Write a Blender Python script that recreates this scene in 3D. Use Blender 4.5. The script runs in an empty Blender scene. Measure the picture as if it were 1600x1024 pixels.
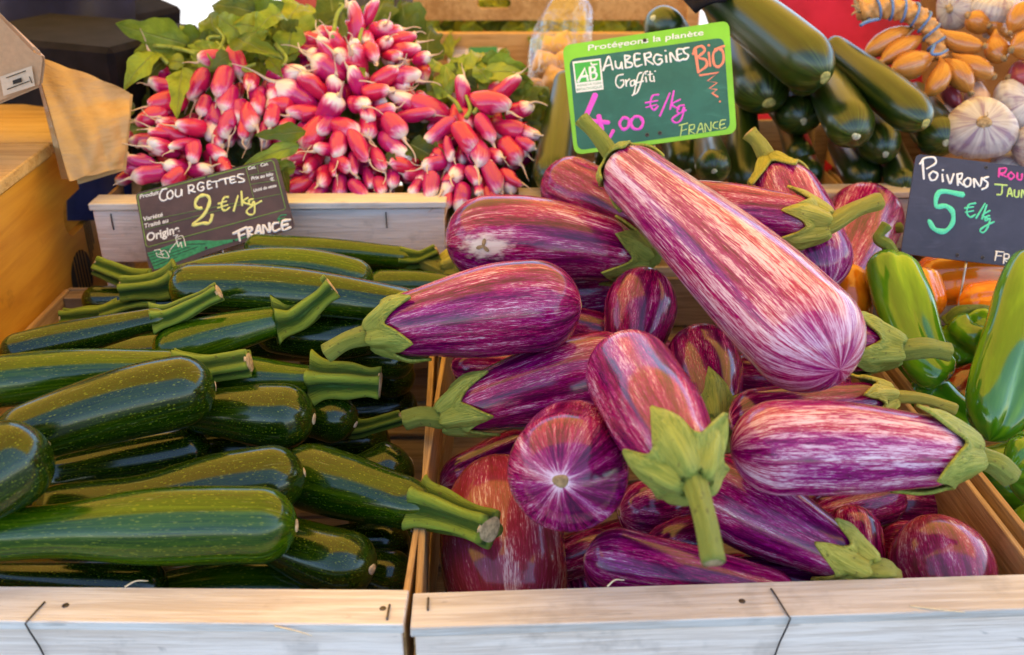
import bpy, bmesh, math, random
import numpy as np
from mathutils import Vector, Matrix

rad = math.radians
S = bpy.context.scene
random.seed(7)
rng = np.random.default_rng(7)

# ------------------------------------------------------------------ camera
FPX = 1555.0                      # focal length in photo pixels (photo 1600 x 1024)
PITCH, YAW = rad(26.7), rad(2.2)
ZR = 0.95                         # height of the front crates' rim above the ground
CAM = np.array([0.0, -0.49, ZR + 0.42])
cam_d = bpy.data.cameras.new('camera')
cam = bpy.data.objects.new('camera', cam_d)
S.collection.objects.link(cam)
cam.location = CAM
cam.rotation_euler = (math.pi / 2 - PITCH, 0, -YAW)
cam_d.sensor_width = 36
cam_d.lens = 36 * FPX / 1600
cam_d.clip_start = 0.02
cam_d.clip_end = 400
cam_d.dof.use_dof = True
cam_d.dof.focus_distance = 0.76
cam_d.dof.aperture_fstop = 7.0
S.camera = cam

# ------------------------------------------------------------------ light
SUN_EL, SUN_AZ = rad(58), rad(60)       # azimuth from +Y (behind the stall) towards +X
w = bpy.data.worlds.new('World'); S.world = w; w.use_nodes = True
nt = w.node_tree
bg = nt.nodes['Background']
sky = nt.nodes.new('ShaderNodeTexSky')
sky.sky_type = 'NISHITA'; sky.sun_disc = False
sky.sun_elevation = SUN_EL; sky.sun_rotation = SUN_AZ
sky.ozone_density = 1.3; sky.dust_density = 0.4
nt.links.new(sky.outputs[0], bg.inputs[0])
bg.inputs[1].default_value = 0.15
sun_d = bpy.data.lights.new('sun', 'SUN')
sun_d.energy = 5.0; sun_d.angle = rad(0.5); sun_d.color = (1.0, 0.95, 0.88)
sun = bpy.data.objects.new('sun', sun_d); S.collection.objects.link(sun)
sd = Vector((math.sin(SUN_AZ) * math.cos(SUN_EL), math.cos(SUN_AZ) * math.cos(SUN_EL), math.sin(SUN_EL)))
sun.rotation_euler = sd.to_track_quat('Z', 'Y').to_euler()
sun.location = (1, 4, 6)
S.view_settings.view_transform = 'Standard'
S.view_settings.look = 'None'
S.view_settings.gamma = 1
S.view_settings.use_curve_mapping = False
S.view_settings.exposure = 1.78
S.render.engine = 'CYCLES'
S.cycles.use_denoising = True
S.cycles.max_bounces = 8
S.cycles.diffuse_bounces = 4
S.cycles.transparent_max_bounces = 12
S.cycles.caustics_reflective = False
S.cycles.caustics_refractive = False

# ------------------------------------------------------------------ measuring
CF = np.array([math.sin(YAW) * math.cos(PITCH), math.cos(YAW) * math.cos(PITCH), -math.sin(PITCH)])
CR = np.array([math.cos(YAW), -math.sin(YAW), 0.0])
CU = np.cross(CR, CF)

def at(px, py, z=None, D=None, y=None):
    """world point seen at a photo pixel, at height z above the rim, depth D or world y"""
    d = CF * FPX + CR * (px - 800) + CU * (512 - py)
    if z is not None: t = (z + ZR - CAM[2]) / d[2]
    elif y is not None: t = (y - CAM[1]) / d[1]
    else: t = D / FPX
    return CAM + d * t

def depth(P): return float((np.asarray(P) - CAM) @ CF)

# ------------------------------------------------------------------ object helpers
def link(o, parent=None):
    S.collection.objects.link(o)
    if parent is not None: o.parent = parent
    return o

def tag(o, label, cat, group=None, kind=None):
    if label: o['label'] = label
    if cat: o['category'] = cat
    if group: o['group'] = group
    if kind: o['kind'] = kind
    return o

def thing(name, label, cat, loc=(0, 0, 0), group=None, rot=(0, 0, 0)):
    o = bpy.data.objects.new(name, None)
    o.empty_display_size = 0.02
    o.location = [float(v) for v in loc]; o.rotation_euler = rot
    link(o)
    return tag(o, label, cat, group)

def mesh_from(name, verts, faces, mat=None, smooth=True, pc=None):
    me = bpy.data.meshes.new(name)
    me.from_pydata([tuple(map(float, v)) for v in verts], [], faces)
    if pc is not None:
        a = me.attributes.new('pc', 'FLOAT_VECTOR', 'POINT')
        a.data.foreach_set('vector', np.asarray(pc, dtype=np.float32).ravel())
    me.polygons.foreach_set('use_smooth', [smooth] * len(me.polygons))
    if mat: me.materials.append(mat)
    me.update()
    return me

def obj(name, me, parent=None, loc=None, rot=None):
    o = bpy.data.objects.new(name, me)
    if loc is not None: o.location = [float(v) for v in loc]
    if rot is not None: o.rotation_euler = rot
    return link(o, parent)

def box_mesh(name, sx, sy, sz, mat, bevel=0.0008, wob=0.0, seg_x=1):
    """box centred on its origin, bevelled, optionally a little uneven"""
    bm = bmesh.new()
    bmesh.ops.create_cube(bm, size=1)
    for v in bm.verts:
        v.co.x *= sx; v.co.y *= sy; v.co.z *= sz
        if wob: v.co += Vector((random.uniform(-wob, wob), random.uniform(-wob, wob), random.uniform(-wob, wob)))
    if bevel: bmesh.ops.bevel(bm, geom=list(bm.edges), offset=min(bevel, sx * .3, sy * .3, sz * .3), segments=1, affect='EDGES', profile=.6)
    me = bpy.data.meshes.new(name); bm.to_mesh(me); bm.free()
    me.materials.append(mat)
    return me

def frames(path, up=(0, 0, 1)):
    P = np.asarray(path, float); n = len(P)
    T = np.gradient(P, axis=0)
    T /= np.linalg.norm(T, axis=1)[:, None] + 1e-12
    u = np.array(up, float)
    if abs(T[0] @ u) > .95: u = np.array((1.0, 0, 0)) if abs(T[0][0]) < .9 else np.array((0, 1.0, 0))
    N = np.zeros_like(P); B = np.zeros_like(P)
    v = u - (u @ T[0]) * T[0]; v /= np.linalg.norm(v)
    for i in range(n):
        v = v - (v @ T[i]) * T[i]; v /= np.linalg.norm(v) + 1e-12
        N[i] = v; B[i] = np.cross(T[i], v)
    return P, T, N, B

def loft(path, R, nseg=32, fn=None, up=(0, 0, 1), tt=None, caps=True):
    """swept surface; fn(t, theta) multiplies the radius. Returns verts, faces, pc attribute"""
    P, T, N, B = frames(path, up)
    n = len(P)
    if tt is None: tt = np.linspace(0, 1, n)
    th = np.linspace(0, 2 * math.pi, nseg, endpoint=False)
    c, s = np.cos(th), np.sin(th)
    V = []; pc = []
    for i in range(n):
        m = R[i] * (fn(tt[i], th) if fn else np.ones(nseg))
        V.append(P[i] + (m * c)[:, None] * N[i] + (m * s)[:, None] * B[i])
        pc.append(np.stack([c, s, np.full(nseg, tt[i])], 1))
    V = np.concatenate(V); pc = np.concatenate(pc)
    F = []
    for i in range(n - 1):
        for j in range(nseg):
            a = i * nseg + j; b = i * nseg + (j + 1) % nseg
            F.append((a, b, b + nseg, a + nseg))
    if caps:
        k = len(V)
        V = np.vstack([V, P[0], P[-1]]); pc = np.vstack([pc, (0, 0, tt[0]), (0, 0, tt[-1])])
        for j in range(nseg):
            F.append((k, (j + 1) % nseg, j))
            e = (n - 1) * nseg
            F.append((k + 1, e + j, e + (j + 1) % nseg))
    return V, F, pc

def curve_pts(ctrl, n=24):
    """smooth Catmull-Rom path through control points"""
    C = np.asarray(ctrl, float)
    if len(C) == 2: return C[0] + (C[1] - C[0]) * np.linspace(0, 1, n)[:, None]
    E = np.vstack([2 * C[0] - C[1], C, 2 * C[-1] - C[-2]])
    out = []
    m = len(C) - 1
    for u in np.linspace(0, m, n):
        i = min(int(u), m - 1); f = u - i
        p0, p1, p2, p3 = E[i], E[i + 1], E[i + 2], E[i + 3]
        out.append(.5 * ((2 * p1) + (p2 - p0) * f + (2 * p0 - 5 * p1 + 4 * p2 - p3) * f * f + (3 * p1 - p0 - 3 * p2 + p3) * f ** 3))
    return np.array(out)

def tube(name, ctrl, r, mat, parent=None, nseg=8, n=16, loc0=(0, 0, 0), r1=None, flat=None, up=(0, 0, 1)):
    P = curve_pts(ctrl, n) - np.asarray(loc0)
    R = np.linspace(r, r if r1 is None else r1, n)
    V, F, pc = loft(P, R, nseg, up=up)
    return obj(name, mesh_from(name, V, F, mat, True, pc), parent)

def sstep(a, b, x):
    x = np.clip((np.asarray(x, float) - a) / (b - a), 0, 1)
    return x * x * (3 - 2 * x)
# ------------------------------------------------------------------ materials
class MB:
    def __init__(s, name):
        s.m = bpy.data.materials.new(name); s.m.use_nodes = True
        s.t = s.m.node_tree; s.n = s.t.nodes
        s.p = s.n['Principled BSDF']; s.out = s.n['Material Output']
    def put(s, sock, v):
        if v is None: return
        if isinstance(v, bpy.types.NodeSocket): s.t.links.new(v, sock)
        elif hasattr(sock, 'default_value'):
            try: sock.default_value = v
            except Exception: sock.default_value = (*v, 1) if len(v) == 3 else v
    def node(s, typ, ins=None, **kw):
        nd = s.n.new(typ)
        for k, v in kw.items(): setattr(nd, k, v)
        for k, v in (ins or {}).items(): s.put(nd.inputs[k], v)
        return nd
    def math(s, op, a, b=None, c=None, clamp=False):
        nd = s.node('ShaderNodeMath', operation=op, use_clamp=clamp)
        s.put(nd.inputs[0], a); s.put(nd.inputs[1], b); s.put(nd.inputs[2], c)
        return nd.outputs[0]
    def vmul(s, v, k):
        nd = s.node('ShaderNodeVectorMath', operation='MULTIPLY'); s.put(nd.inputs[0], v); s.put(nd.inputs[1], k)
        return nd.outputs[0]
    def vadd(s, v, k):
        nd = s.node('ShaderNodeVectorMath', operation='ADD'); s.put(nd.inputs[0], v); s.put(nd.inputs[1], k)
        return nd.outputs[0]
    def noise(s, v, scale=1, detail=3, rough=.5, dist=0):
        nd = s.node('ShaderNodeTexNoise', {'Vector': v, 'Scale': scale, 'Detail': detail, 'Roughness': rough, 'Distortion': dist})
        return nd.outputs[0]
    def voro(s, v, scale=1, feature='F1', rand=1):
        nd = s.node('ShaderNodeTexVoronoi', {'Vector': v, 'Scale': scale, 'Randomness': rand}, feature=feature)
        return nd.outputs[0]
    def step(s, x, a, b):
        nd = s.node('ShaderNodeMapRange', {'Value': x, 'From Min': a, 'From Max': b}, interpolation_type='SMOOTHSTEP')
        return nd.outputs[0]
    def ramp(s, x, stops):
        nd = s.node('ShaderNodeValToRGB', {'Fac': x})
        e = nd.color_ramp.elements
        while len(e) < len(stops): e.new(.5)
        for k, (p, c) in enumerate(stops):
            e[k].position = p; e[k].color = (*c, 1)
        return nd.outputs[0]
    def mix(s, f, a, b, mode='MIX'):
        nd = s.node('ShaderNodeMix', data_type='RGBA', blend_type=mode)
        s.put(nd.inputs[0], f); s.put(nd.inputs[6], a); s.put(nd.inputs[7], b)
        return nd.outputs[2]
    def pc(s):
        return s.node('ShaderNodeAttribute', attribute_name='pc').outputs['Vector']
    def sep(s, v):
        nd = s.node('ShaderNodeSeparateXYZ'); s.put(nd.inputs[0], v); return nd.outputs
    def objv(s):
        return s.node('ShaderNodeTexCoord').outputs['Object']
    def rnd(s):
        return s.node('ShaderNodeObjectInfo').outputs['Random']
    def bump(s, h, strength=.3, dist=.001):
        nd = s.node('ShaderNodeBump', {'Height': h, 'Strength': strength, 'Distance': dist})
        s.t.links.new(nd.outputs[0], s.p.inputs['Normal'])
    def done(s, color=None, rough=.5, spec=.5, coat=0, coat_r=.1, metal=0, sss=0, trans=None):
        s.put(s.p.inputs['Base Color'], color); s.put(s.p.inputs['Roughness'], rough)
        s.put(s.p.inputs['Specular IOR Level'], spec); s.put(s.p.inputs['Coat Weight'], coat)
        s.put(s.p.inputs['Coat Roughness'], coat_r); s.put(s.p.inputs['Metallic'], metal)
        if sss:
            s.p.inputs['Subsurface Weight'].default_value = sss
            s.p.inputs['Subsurface Scale'].default_value = .004
            s.p.inputs['Subsurface Radius'].default_value = (1, .5, .3)
        return s.m

def plain(name, col, rough=.6, spec=.4, var=.12, sc=60, metal=0, coat=0):
    b = MB(name)
    n = b.noise(b.objv(), sc, 4, .6)
    c = b.mix(b.step(n, .35, .65), [v * (1 - var) for v in col], [min(1, v * (1 + var)) for v in col])
    b.bump(n, .08, .0005)
    return b.done(c, rough, spec, metal=metal, coat=coat)

def mat_aubergine(name, pale, seed, red=.5, scar=None, warm=0):
    b = MB(name); pc = b.pc()
    o = (seed * 3.1, seed * 1.7, seed * 2.3)
    warp = b.noise(b.vadd(b.vmul(pc, (1.6, 1.6, 2.2)), o), 1, 2, .5)
    n1 = b.noise(b.vadd(b.vmul(pc, (4.5, 4.5, 2.6)), o), 1, 3, .55)
    n2 = b.noise(b.vadd(b.vmul(pc, (36, 36, 12)), o), 1, 4, .64, .8)
    n3 = b.noise(b.vadd(b.vmul(pc, (90, 90, 40)), o), 1, 3, .6, .5)
    t = b.sep(pc)[2]
    v = b.math('ADD', b.math('MULTIPLY', n1, .50), b.math('MULTIPLY', n2, .62))
    v = b.math('ADD', v, b.math('MULTIPLY', n3, .46))
    v = b.math('ADD', v, b.math('MULTIPLY', warp, .25))                  # mean about .93
    v = b.math('ADD', v, b.math('MULTIPLY', b.step(t, .90, 1.0), .17 if pale < .9 else -.05))   # pale streaks meet at the blossom end
    v = b.math('ADD', v, b.math('MULTIPLY', b.step(t, .14, .02), .16))
    v = b.math('ADD', v, b.math('MULTIPLY', b.step(t, .95, 1.0), .16 if pale < .9 else .0))
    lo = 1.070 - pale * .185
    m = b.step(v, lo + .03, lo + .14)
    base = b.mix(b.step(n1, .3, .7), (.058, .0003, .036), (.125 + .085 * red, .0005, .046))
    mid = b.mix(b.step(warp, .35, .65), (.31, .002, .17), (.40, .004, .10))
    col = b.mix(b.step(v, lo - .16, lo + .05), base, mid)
    col = b.mix(m, col, (.72, .50, .60))
    fl = b.noise(b.vadd(b.vmul(pc, (46, 46, 13)), o), 1, 2, .5, .6)
    fl2 = b.noise(b.vadd(b.vmul(pc, (95, 95, 30)), o), 1, 1, .5, .3)
    fm = b.math('MULTIPLY', b.math('MAXIMUM', b.step(fl, .62 - .02 * pale, .69), b.math('MULTIPLY', b.step(fl2, .64, .71), .8)), b.step(b.math('ADD', n1, b.math('MULTIPLY', warp, .4)), .58, .90))
    col = b.mix(b.math('MULTIPLY', fm, .8), col, (.76, .58, .60))
    if warm: col = b.mix(warm, col, b.mix(m, (.30, .045, .025), (.66, .40, .26)))
    if scar is not None:
        dst = b.node('ShaderNodeVectorMath', {0: b.vmul(b.vadd(pc, [-q for q in scar]), (1, 1, 2.6))}, operation='LENGTH').outputs['Value']
        hal = b.math('ADD', dst, b.math('MULTIPLY', b.math('SUBTRACT', b.noise(b.vmul(pc, (9, 9, 22)), 1, 3, .6), .5), .55))
        col = b.mix(b.math('MULTIPLY', b.step(hal, .34, .10), .85), col, (.80, .64, .52))
    b.bump(b.math('ADD', n2, b.math('ADD', b.math('MULTIPLY', n3, .5), b.math('MULTIPLY', warp, .8))), .03, .0006)
    return b.done(col, b.math('ADD', .08, b.math('MULTIPLY', n2, .16)), .45, .12, .05)

def mat_courgette(name, light=0.0, seed=0):
    b = MB(name); pc = b.pc()
    o = (seed * 2.9, seed * 1.3, seed * 4.1)
    sp = b.voro(b.vadd(b.vmul(pc, (11, 11, 36)), o), 1)
    sp2 = b.voro(b.vadd(b.vmul(pc, (17, 17, 70)), o), 1)
    n1 = b.noise(b.vadd(b.vmul(pc, (3, 3, 3)), o), 1, 3, .55)
    n2 = b.noise(b.vadd(b.vmul(pc, (30, 30, 12)), o), 1, 4, .65)
    blot = b.noise(b.vadd(b.vmul(pc, (6, 6, 14)), o), 1, 3, .6)
    k = 1 + light
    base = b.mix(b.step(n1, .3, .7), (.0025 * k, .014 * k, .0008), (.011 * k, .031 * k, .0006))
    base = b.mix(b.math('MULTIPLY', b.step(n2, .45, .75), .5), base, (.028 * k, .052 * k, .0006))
    d = b.math('MULTIPLY', b.step(sp, .25, .13), b.step(blot, .34, .52))
    d2 = b.math('MULTIPLY', b.step(sp2, .24, .12), b.step(blot, .68, .44))
    col = b.mix(b.math('MULTIPLY', d, .38), base, (.30, .34, .02))
    col = b.mix(b.math('MULTIPLY', d2, .38), col, (.24, .29, .02))
    scr = b.noise(b.vadd(b.vmul(pc, (14, 14, 5)), o), 1, 2, .5, 2.5)
    col = b.mix(b.math('MULTIPLY', b.step(scr, .68, .72), .35), col, (.24, .25, .12))
    str_ = b.noise(b.vadd(b.vmul(pc, (10, 10, 1.3)), o), 1, 3, .55)
    col = b.mix(b.math('MULTIPLY', b.step(str_, .50, .72), .35), col, (.05 * k, .085 * k, .004))
    col = b.mix(b.math('MULTIPLY', b.step(b.sep(pc)[2], .16, .0), .55), col, (.11, .16, .012))
    b.bump(b.math('ADD', n2, b.math('ADD', b.math('MULTIPLY', d, -.4), b.math('MULTIPLY', blot, .5))), .05, .0006)
    return b.done(col, b.math('ADD', b.math('MULTIPLY', blot, .16), b.math('MULTIPLY', n2, .16)), .45, .15, .05)

def mat_stem(name, a, c, rid=.0):
    b = MB(name); pc = b.pc()
    n = b.noise(b.vmul(pc, (7, 7, 4)), 1, 4, .65)
    f = b.noise(b.vmul(pc, (26, 26, 5)), 1, 3, .6)
    v = b.math('ADD', b.math('ADD', b.math('MULTIPLY', n, .45), b.math('MULTIPLY', f, .55)), b.math('MULTIPLY', b.sep(pc)[0], rid))
    col = b.mix(b.step(v, .34, .64), a, c)
    sp = b.noise(b.objv(), 260, 2, .5)
    col = b.mix(b.math('MULTIPLY', b.step(sp, .66, .72), .55), col, (.08, .05, .015))
    b.bump(b.math('ADD', f, b.math('MULTIPLY', n, .8)), .7, .0026)
    return b.done(col, .55, .35)

def mat_cut(name, col=(.52, .37, .20)):
    b = MB(name); n = b.noise(b.objv(), 300, 4, .6)
    c = b.mix(b.step(n, .35, .65), [v * .55 for v in col], col)
    b.bump(n, .4, .001)
    return b.done(c, .8, .2)

def mat_wood(name, light, dark, grain=1.0, rough=.7, stain=.0, spec=.25):
    """long grain along local X"""
    b = MB(name)
    v = b.vadd(b.objv(), b.vmul(b.node('ShaderNodeCombineXYZ', {0: b.rnd(), 1: b.rnd(), 2: b.rnd()}).outputs[0], (7.3, 3.1, 5.7)))
    warp = b.noise(b.vmul(v, (5, 22, 22)), 1, 2, .5)
    g = b.noise(b.vmul(v, (9 * grain, 210 * grain, 210 * grain)), 1, 4, .6, .6)
    fine = b.noise(b.vmul(v, (40, 900, 900)), 1, 2, .5)
    kn = b.noise(b.vmul(v, (26, 95, 95)), 1, 3, .55, .8)
    m = b.math('ADD', b.math('MULTIPLY', g, .6), b.math('MULTIPLY', warp, .4))
    g2 = b.noise(b.vmul(v, (24, 520, 520)), 1, 3, .6, .4)
    m = b.math('ADD', b.math('MULTIPLY', m, .7), b.math('MULTIPLY', g2, .3))
    col = b.mix(b.step(m, .40, .59), dark, light)
    col = b.mix(b.math('MULTIPLY', b.step(fine, .55, .75), .25), col, dark)
    col = b.mix(b.math('MULTIPLY', b.step(kn, .66, .74), .45), col, [c * .5 for c in dark])
    tint = b.node('ShaderNodeHueSaturation', {'Hue': .5, 'Saturation': 1, 'Value': b.math('ADD', .86, b.math('MULTIPLY', b.rnd(), .2)), 'Color': col}).outputs[0]
    if stain:
        st = b.noise(v, 26, 4, .6)
        tint = b.mix(b.math('MULTIPLY', b.step(st, .56, .7), stain), tint, [c * .35 for c in dark])
    b.bump(b.math('ADD', g, b.math('ADD', b.math('MULTIPLY', fine, .6), g2)), .4, .0012)
    return b.done(tint, rough, spec)

def mat_radish():
    b = MB('radish_skin'); pc = b.pc(); t = b.sep(pc)[2]
    r = b.rnd()
    off = b.node('ShaderNodeCombineXYZ', {0: b.math('MULTIPLY', r, 9), 1: b.math('MULTIPLY', r, 5), 2: b.math('MULTIPLY', r, 7)}).outputs[0]
    n = b.noise(b.vadd(b.vmul(pc, (2.2, 2.2, 2.5)), off), 1, 3, .55)
    f = b.noise(b.vadd(b.vmul(pc, (9, 9, 3)), off), 1, 3, .6)
    tt = b.math('ADD', t, b.math('ADD', b.math('MULTIPLY', b.math('SUBTRACT', n, .5), .34), b.math('MULTIPLY', b.math('SUBTRACT', f, .5), .16)))
    tt = b.math('ADD', tt, b.math('MULTIPLY', b.math('SUBTRACT', r, .5), .16))
    red = b.mix(r, (.62, .012, .070), (.46, .008, .160))
    red = b.mix(b.step(f, .45, .75), red, (.58, .03, .09))
    col = b.mix(b.step(tt, .67, .83), red, (.78, .20, .35))
    col = b.mix(b.step(tt, .78, .92), col, (.84, .72, .64))
    b.bump(f, .08, .0006)
    return b.done(col, .22, .6, .3, .12, sss=.1)

def mat_leaf(name, a, c, trans=(.25, .35, .03)):
    b = MB(name); pc = b.pc(); x = b.sep(pc)
    r = b.rnd()
    off = b.node('ShaderNodeCombineXYZ', {0: b.math('MULTIPLY', r, 9), 1: r, 2: b.math('MULTIPLY', r, 7)}).outputs[0]
    n = b.noise(b.vadd(b.objv(), off), 45, 4, .6)
    vein = b.math('ABSOLUTE', b.math('SINE', b.math('MULTIPLY', b.math('ADD', x[2], b.math('MULTIPLY', b.math('ABSOLUTE', x[0]), -.25)), 26)))
    mid = b.step(b.math('ABSOLUTE', x[0]), .09, .02)
    v = b.math('MAXIMUM', mid, b.math('MULTIPLY', b.step(vein, .12, .0), .6))
    col = b.mix(b.step(b.math('ADD', n, b.math('MULTIPLY', b.math('SUBTRACT', r, .5), .35)), .32, .68), a, c)
    col = b.mix(b.math('MULTIPLY', v, .55), col, (.30, .36, .14))
    sp = b.noise(b.vadd(b.objv(), off), 330, 2, .5)
    col = b.mix(b.math('MULTIPLY', b.step(sp, .69, .74), .5), col, (.10, .09, .02))
    b.bump(b.math('ADD', n, b.math('MULTIPLY', v, -.5)), .8, .004)
    b.done(col, .5, .35)
    tr = b.node('ShaderNodeBsdfTranslucent', {'Color': (*trans, 1)})
    mx = b.node('ShaderNodeMixShader', {0: .28})
    b.t.links.new(b.p.outputs[0], mx.inputs[1]); b.t.links.new(tr.outputs[0], mx.inputs[2])
    b.t.links.new(mx.outputs[0], b.out.inputs[0])
    return b.m

def mat_cloth(name, a, c, sc=900, rough=.9):
    b = MB(name); v = b.objv()
    wv = b.noise(b.vmul(v, (1, 1, .3)), sc, 2, .5)
    n = b.noise(v, 18, 4, .6)
    col = b.mix(b.step(n, .3, .7), a, c)
    b.bump(wv, .35, .0008)
    b.done(col, rough, .15)
    b.p.inputs['Sheen Weight'].default_value = .15
    return b.m

MT = {}
MT['poplar_skylit'] = mat_wood('skylit_poplar', (.95, .78, .66), (.74, .58, .47), stain=.3)  # front slats: same raw poplar, sky light put in as a paler colour
MT['poplar'] = mat_wood('poplar_wood', (.76, .69, .62), (.57, .48, .40), stain=.22)
MT['side_wood'] = mat_wood('side_slat_wood', (.58, .36, .16), (.36, .20, .08), stain=.2)
MT['poplar_dark'] = mat_wood('shaded_crate_wood', (.34, .24, .15), (.20, .13, .08), stain=.3)  # crate wood darkened in colour to deepen the shade inside
MT['poplar_old'] = mat_wood('weathered_poplar', (.66, .55, .43), (.44, .33, .23), stain=.25)
MT['ply'] = mat_wood('varnished_plywood', (.66, .31, .035), (.46, .18, .015), .35, .42, .22, .5)
MT['ply_edge'] = mat_wood('plywood_edge', (.40, .26, .13), (.20, .12, .06), 1.5, .7)
MT['plank'] = mat_wood('yellow_plank', (.72, .46, .17), (.50, .27, .07), .6, .5, .2, .4)
MT['backwood'] = mat_wood('orange_pine', (.70, .42, .17), (.48, .25, .08), .6, .6, .1)
MT['table'] = mat_wood('table_board', (.34, .24, .15), (.20, .13, .08), .7, .75, .2)
MT['wire'] = plain('staple_wire', (.10, .085, .08), .45, .5, .3, 400, metal=.8)
MT['aub_stem'] = mat_stem('aubergine_calyx', (.16, .22, .028), (.36, .38, .065))
MT['aub_stem_b'] = mat_stem('aubergine_calyx_yellow', (.26, .26, .025), (.48, .42, .07))
MT['cour_stem'] = mat_stem('courgette_stem', (.028, .075, .005), (.24, .32, .030), .22)
MT['pep_stem'] = mat_stem('pepper_stem', (.10, .16, .015), (.25, .30, .04))
MT['cut'] = mat_cut('cut_end')
MT['cut_pale'] = mat_cut('pale_scar', (.66, .50, .32))
MT['scar'] = mat_cut('brown_scar', (.42, .27, .13))
MT['radish'] = mat_radish()
MT['root'] = plain('radish_root', (.66, .50, .38), .55, .3, .15, 500)
MT['leaf'] = mat_leaf('radish_leaf', (.085, .15, .012), (.29, .39, .040))
MT['leaf_y'] = mat_leaf('yellow_green_leaf', (.17, .24, .014), (.40, .45, .05), (.50, .55, .03))
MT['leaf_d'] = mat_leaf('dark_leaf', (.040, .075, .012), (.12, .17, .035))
MT['leafstalk'] = plain('leaf_stalk', (.24, .30, .05), .5, .4, .2, 200)
# ------------------------------------------------------------------ setting
def mat_paving():
    b = MB('pale_paving'); v = b.objv()
    n = b.noise(v, 3, 5, .6); f = b.noise(v, 60, 3, .6)
    br = b.node('ShaderNodeTexBrick', {'Vector': v, 'Scale': 1.0, 'Color1': (.30, .285, .265, 1), 'Color2': (.26, .245, .225, 1), 'Mortar': (.12, .11, .10, 1), 'Mortar Size': .008, 'Brick Width': .6, 'Row Height': .3})
    c = b.mix(b.math('MULTIPLY', b.step(n, .35, .7), .5), br.outputs[0], (.34, .32, .30))
    c = b.mix(b.math('MULTIPLY', b.step(f, .5, .7), .3), c, (.17, .16, .15))
    b.bump(f, .3, .004)
    return b.done(c, .8, .3)
g = obj('pavement', mesh_from('pavement', [(-120, -120, 0), (120, -120, 0), (120, 120, 0), (-120, 120, 0)], [(0, 1, 2, 3)], mat_paving(), False))
g['kind'] = 'structure'

def mat_asphalt():
    b = MB('asphalt'); v = b.objv()
    f = b.noise(v, 160, 3, .7); n = b.noise(v, 1.5, 4, .6)
    c = b.mix(b.step(f, .35, .7), (.030, .030, .032), (.075, .073, .070))
    c = b.mix(b.math('MULTIPLY', b.step(n, .4, .7), .4), c, (.045, .045, .047))
    b.bump(f, .6, .004)
    return b.done(c, .85, .3)
g = obj('added_road', mesh_from('added_road', [(-120, -60, .004), (120, -60, .004), (120, -.45, .004), (-120, -.45, .004)], [(0, 1, 2, 3)], mat_asphalt(), False))  # unseen dark ground, added to darken the lower sides of the produce
g['kind'] = 'structure'

# awning: translucent orange cloth over the stall, open towards the shopper
def mat_awning():
    b = MB('orange_awning_cloth')
    n = b.noise(b.objv(), 500, 2, .5)
    d = b.node('ShaderNodeBsdfDiffuse', {'Color': (.70, .36, .06, 1)})
    t = b.node('ShaderNodeBsdfTranslucent', {'Color': (.97, .56, .085, 1)})
    m = b.node('ShaderNodeMixShader', {0: .48})
    b.t.links.new(d.outputs[0], m.inputs[1]); b.t.links.new(t.outputs[0], m.inputs[2])
    b.t.links.new(m.outputs[0], b.out.inputs[0])
    return b.m
aw = thing('awning', 'orange cloth awning on metal poles stretched over the whole stall', 'awning', (0, 1.0, 0))
AW_Z0, AW_Z1, AW_Y0, AW_Y1 = 2.18, 2.52, -0.30, 3.10
V, F = [], []
nx, ny = 24, 10
for j in range(ny + 1):
    for i in range(nx + 1):
        x = -2.6 + 5.2 * i / nx; u = j / ny
        V.append((x, AW_Y0 + (AW_Y1 - AW_Y0) * u - 1.0, AW_Z0 + (AW_Z1 - AW_Z0) * u + .03 * math.sin(i * math.pi / 3) - .06 * math.sin(u * math.pi)))
for j in range(ny):
    for i in range(nx):
        a = j * (nx + 1) + i; F.append((a, a + 1, a + nx + 2, a + nx + 1))
obj('canopy', mesh_from('canopy', V, F, mat_awning(), True), aw)
pole_m = plain('galvanised_pole', (.45, .45, .46), .4, .5, .1, 90, metal=.8)
for x in (-2.55, 2.55):
    for y, h in ((AW_Y0 + .03, AW_Z0), (AW_Y1 - .03, AW_Z1)):
        tube('pole', [(x, y - 1.0, 0), (x, y - 1.0, h - .03)], .02, pole_m, aw, 12, 4)

# table that carries the crates
tb = thing('market_table', 'long wooden trestle table under the vegetable crates', 'table', (0, .45, 0))
for k in range(8):
    y = -.40 + .145 * k
    obj('plank', box_mesh('plank', 2.6, .14, .025, MT['table'], .002), tb, (0, y, ZR - .1545 - .0125))
for sx in (-1.15, 1.15):
    for sy in (-.38, .58):
        obj('leg', box_mesh('leg', .06, .06, ZR - .18, MT['table'], .003), tb, (sx, sy, (ZR - .18) / 2))
rs = thing('riser_shelf', 'dark plank step on the table raising the rear crates', 'shelf', (0, .66, ZR - .154))
for k in range(3): obj('plank', box_mesh('plank', 2.3, .145, .02, MT['table'], .002), rs, (0, -.15 + .15 * k, .068))
for sx in (-1.0, -.35, .35, 1.0): obj('support', box_mesh('support', .04, .42, .056, MT['table'], .002), rs, (sx, 0, .029))

# ------------------------------------------------------------------ crates
def staple(parent, pts, r=.0009):
    return tube('staple', pts, r, MT['wire'], parent, 6, 10)

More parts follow.
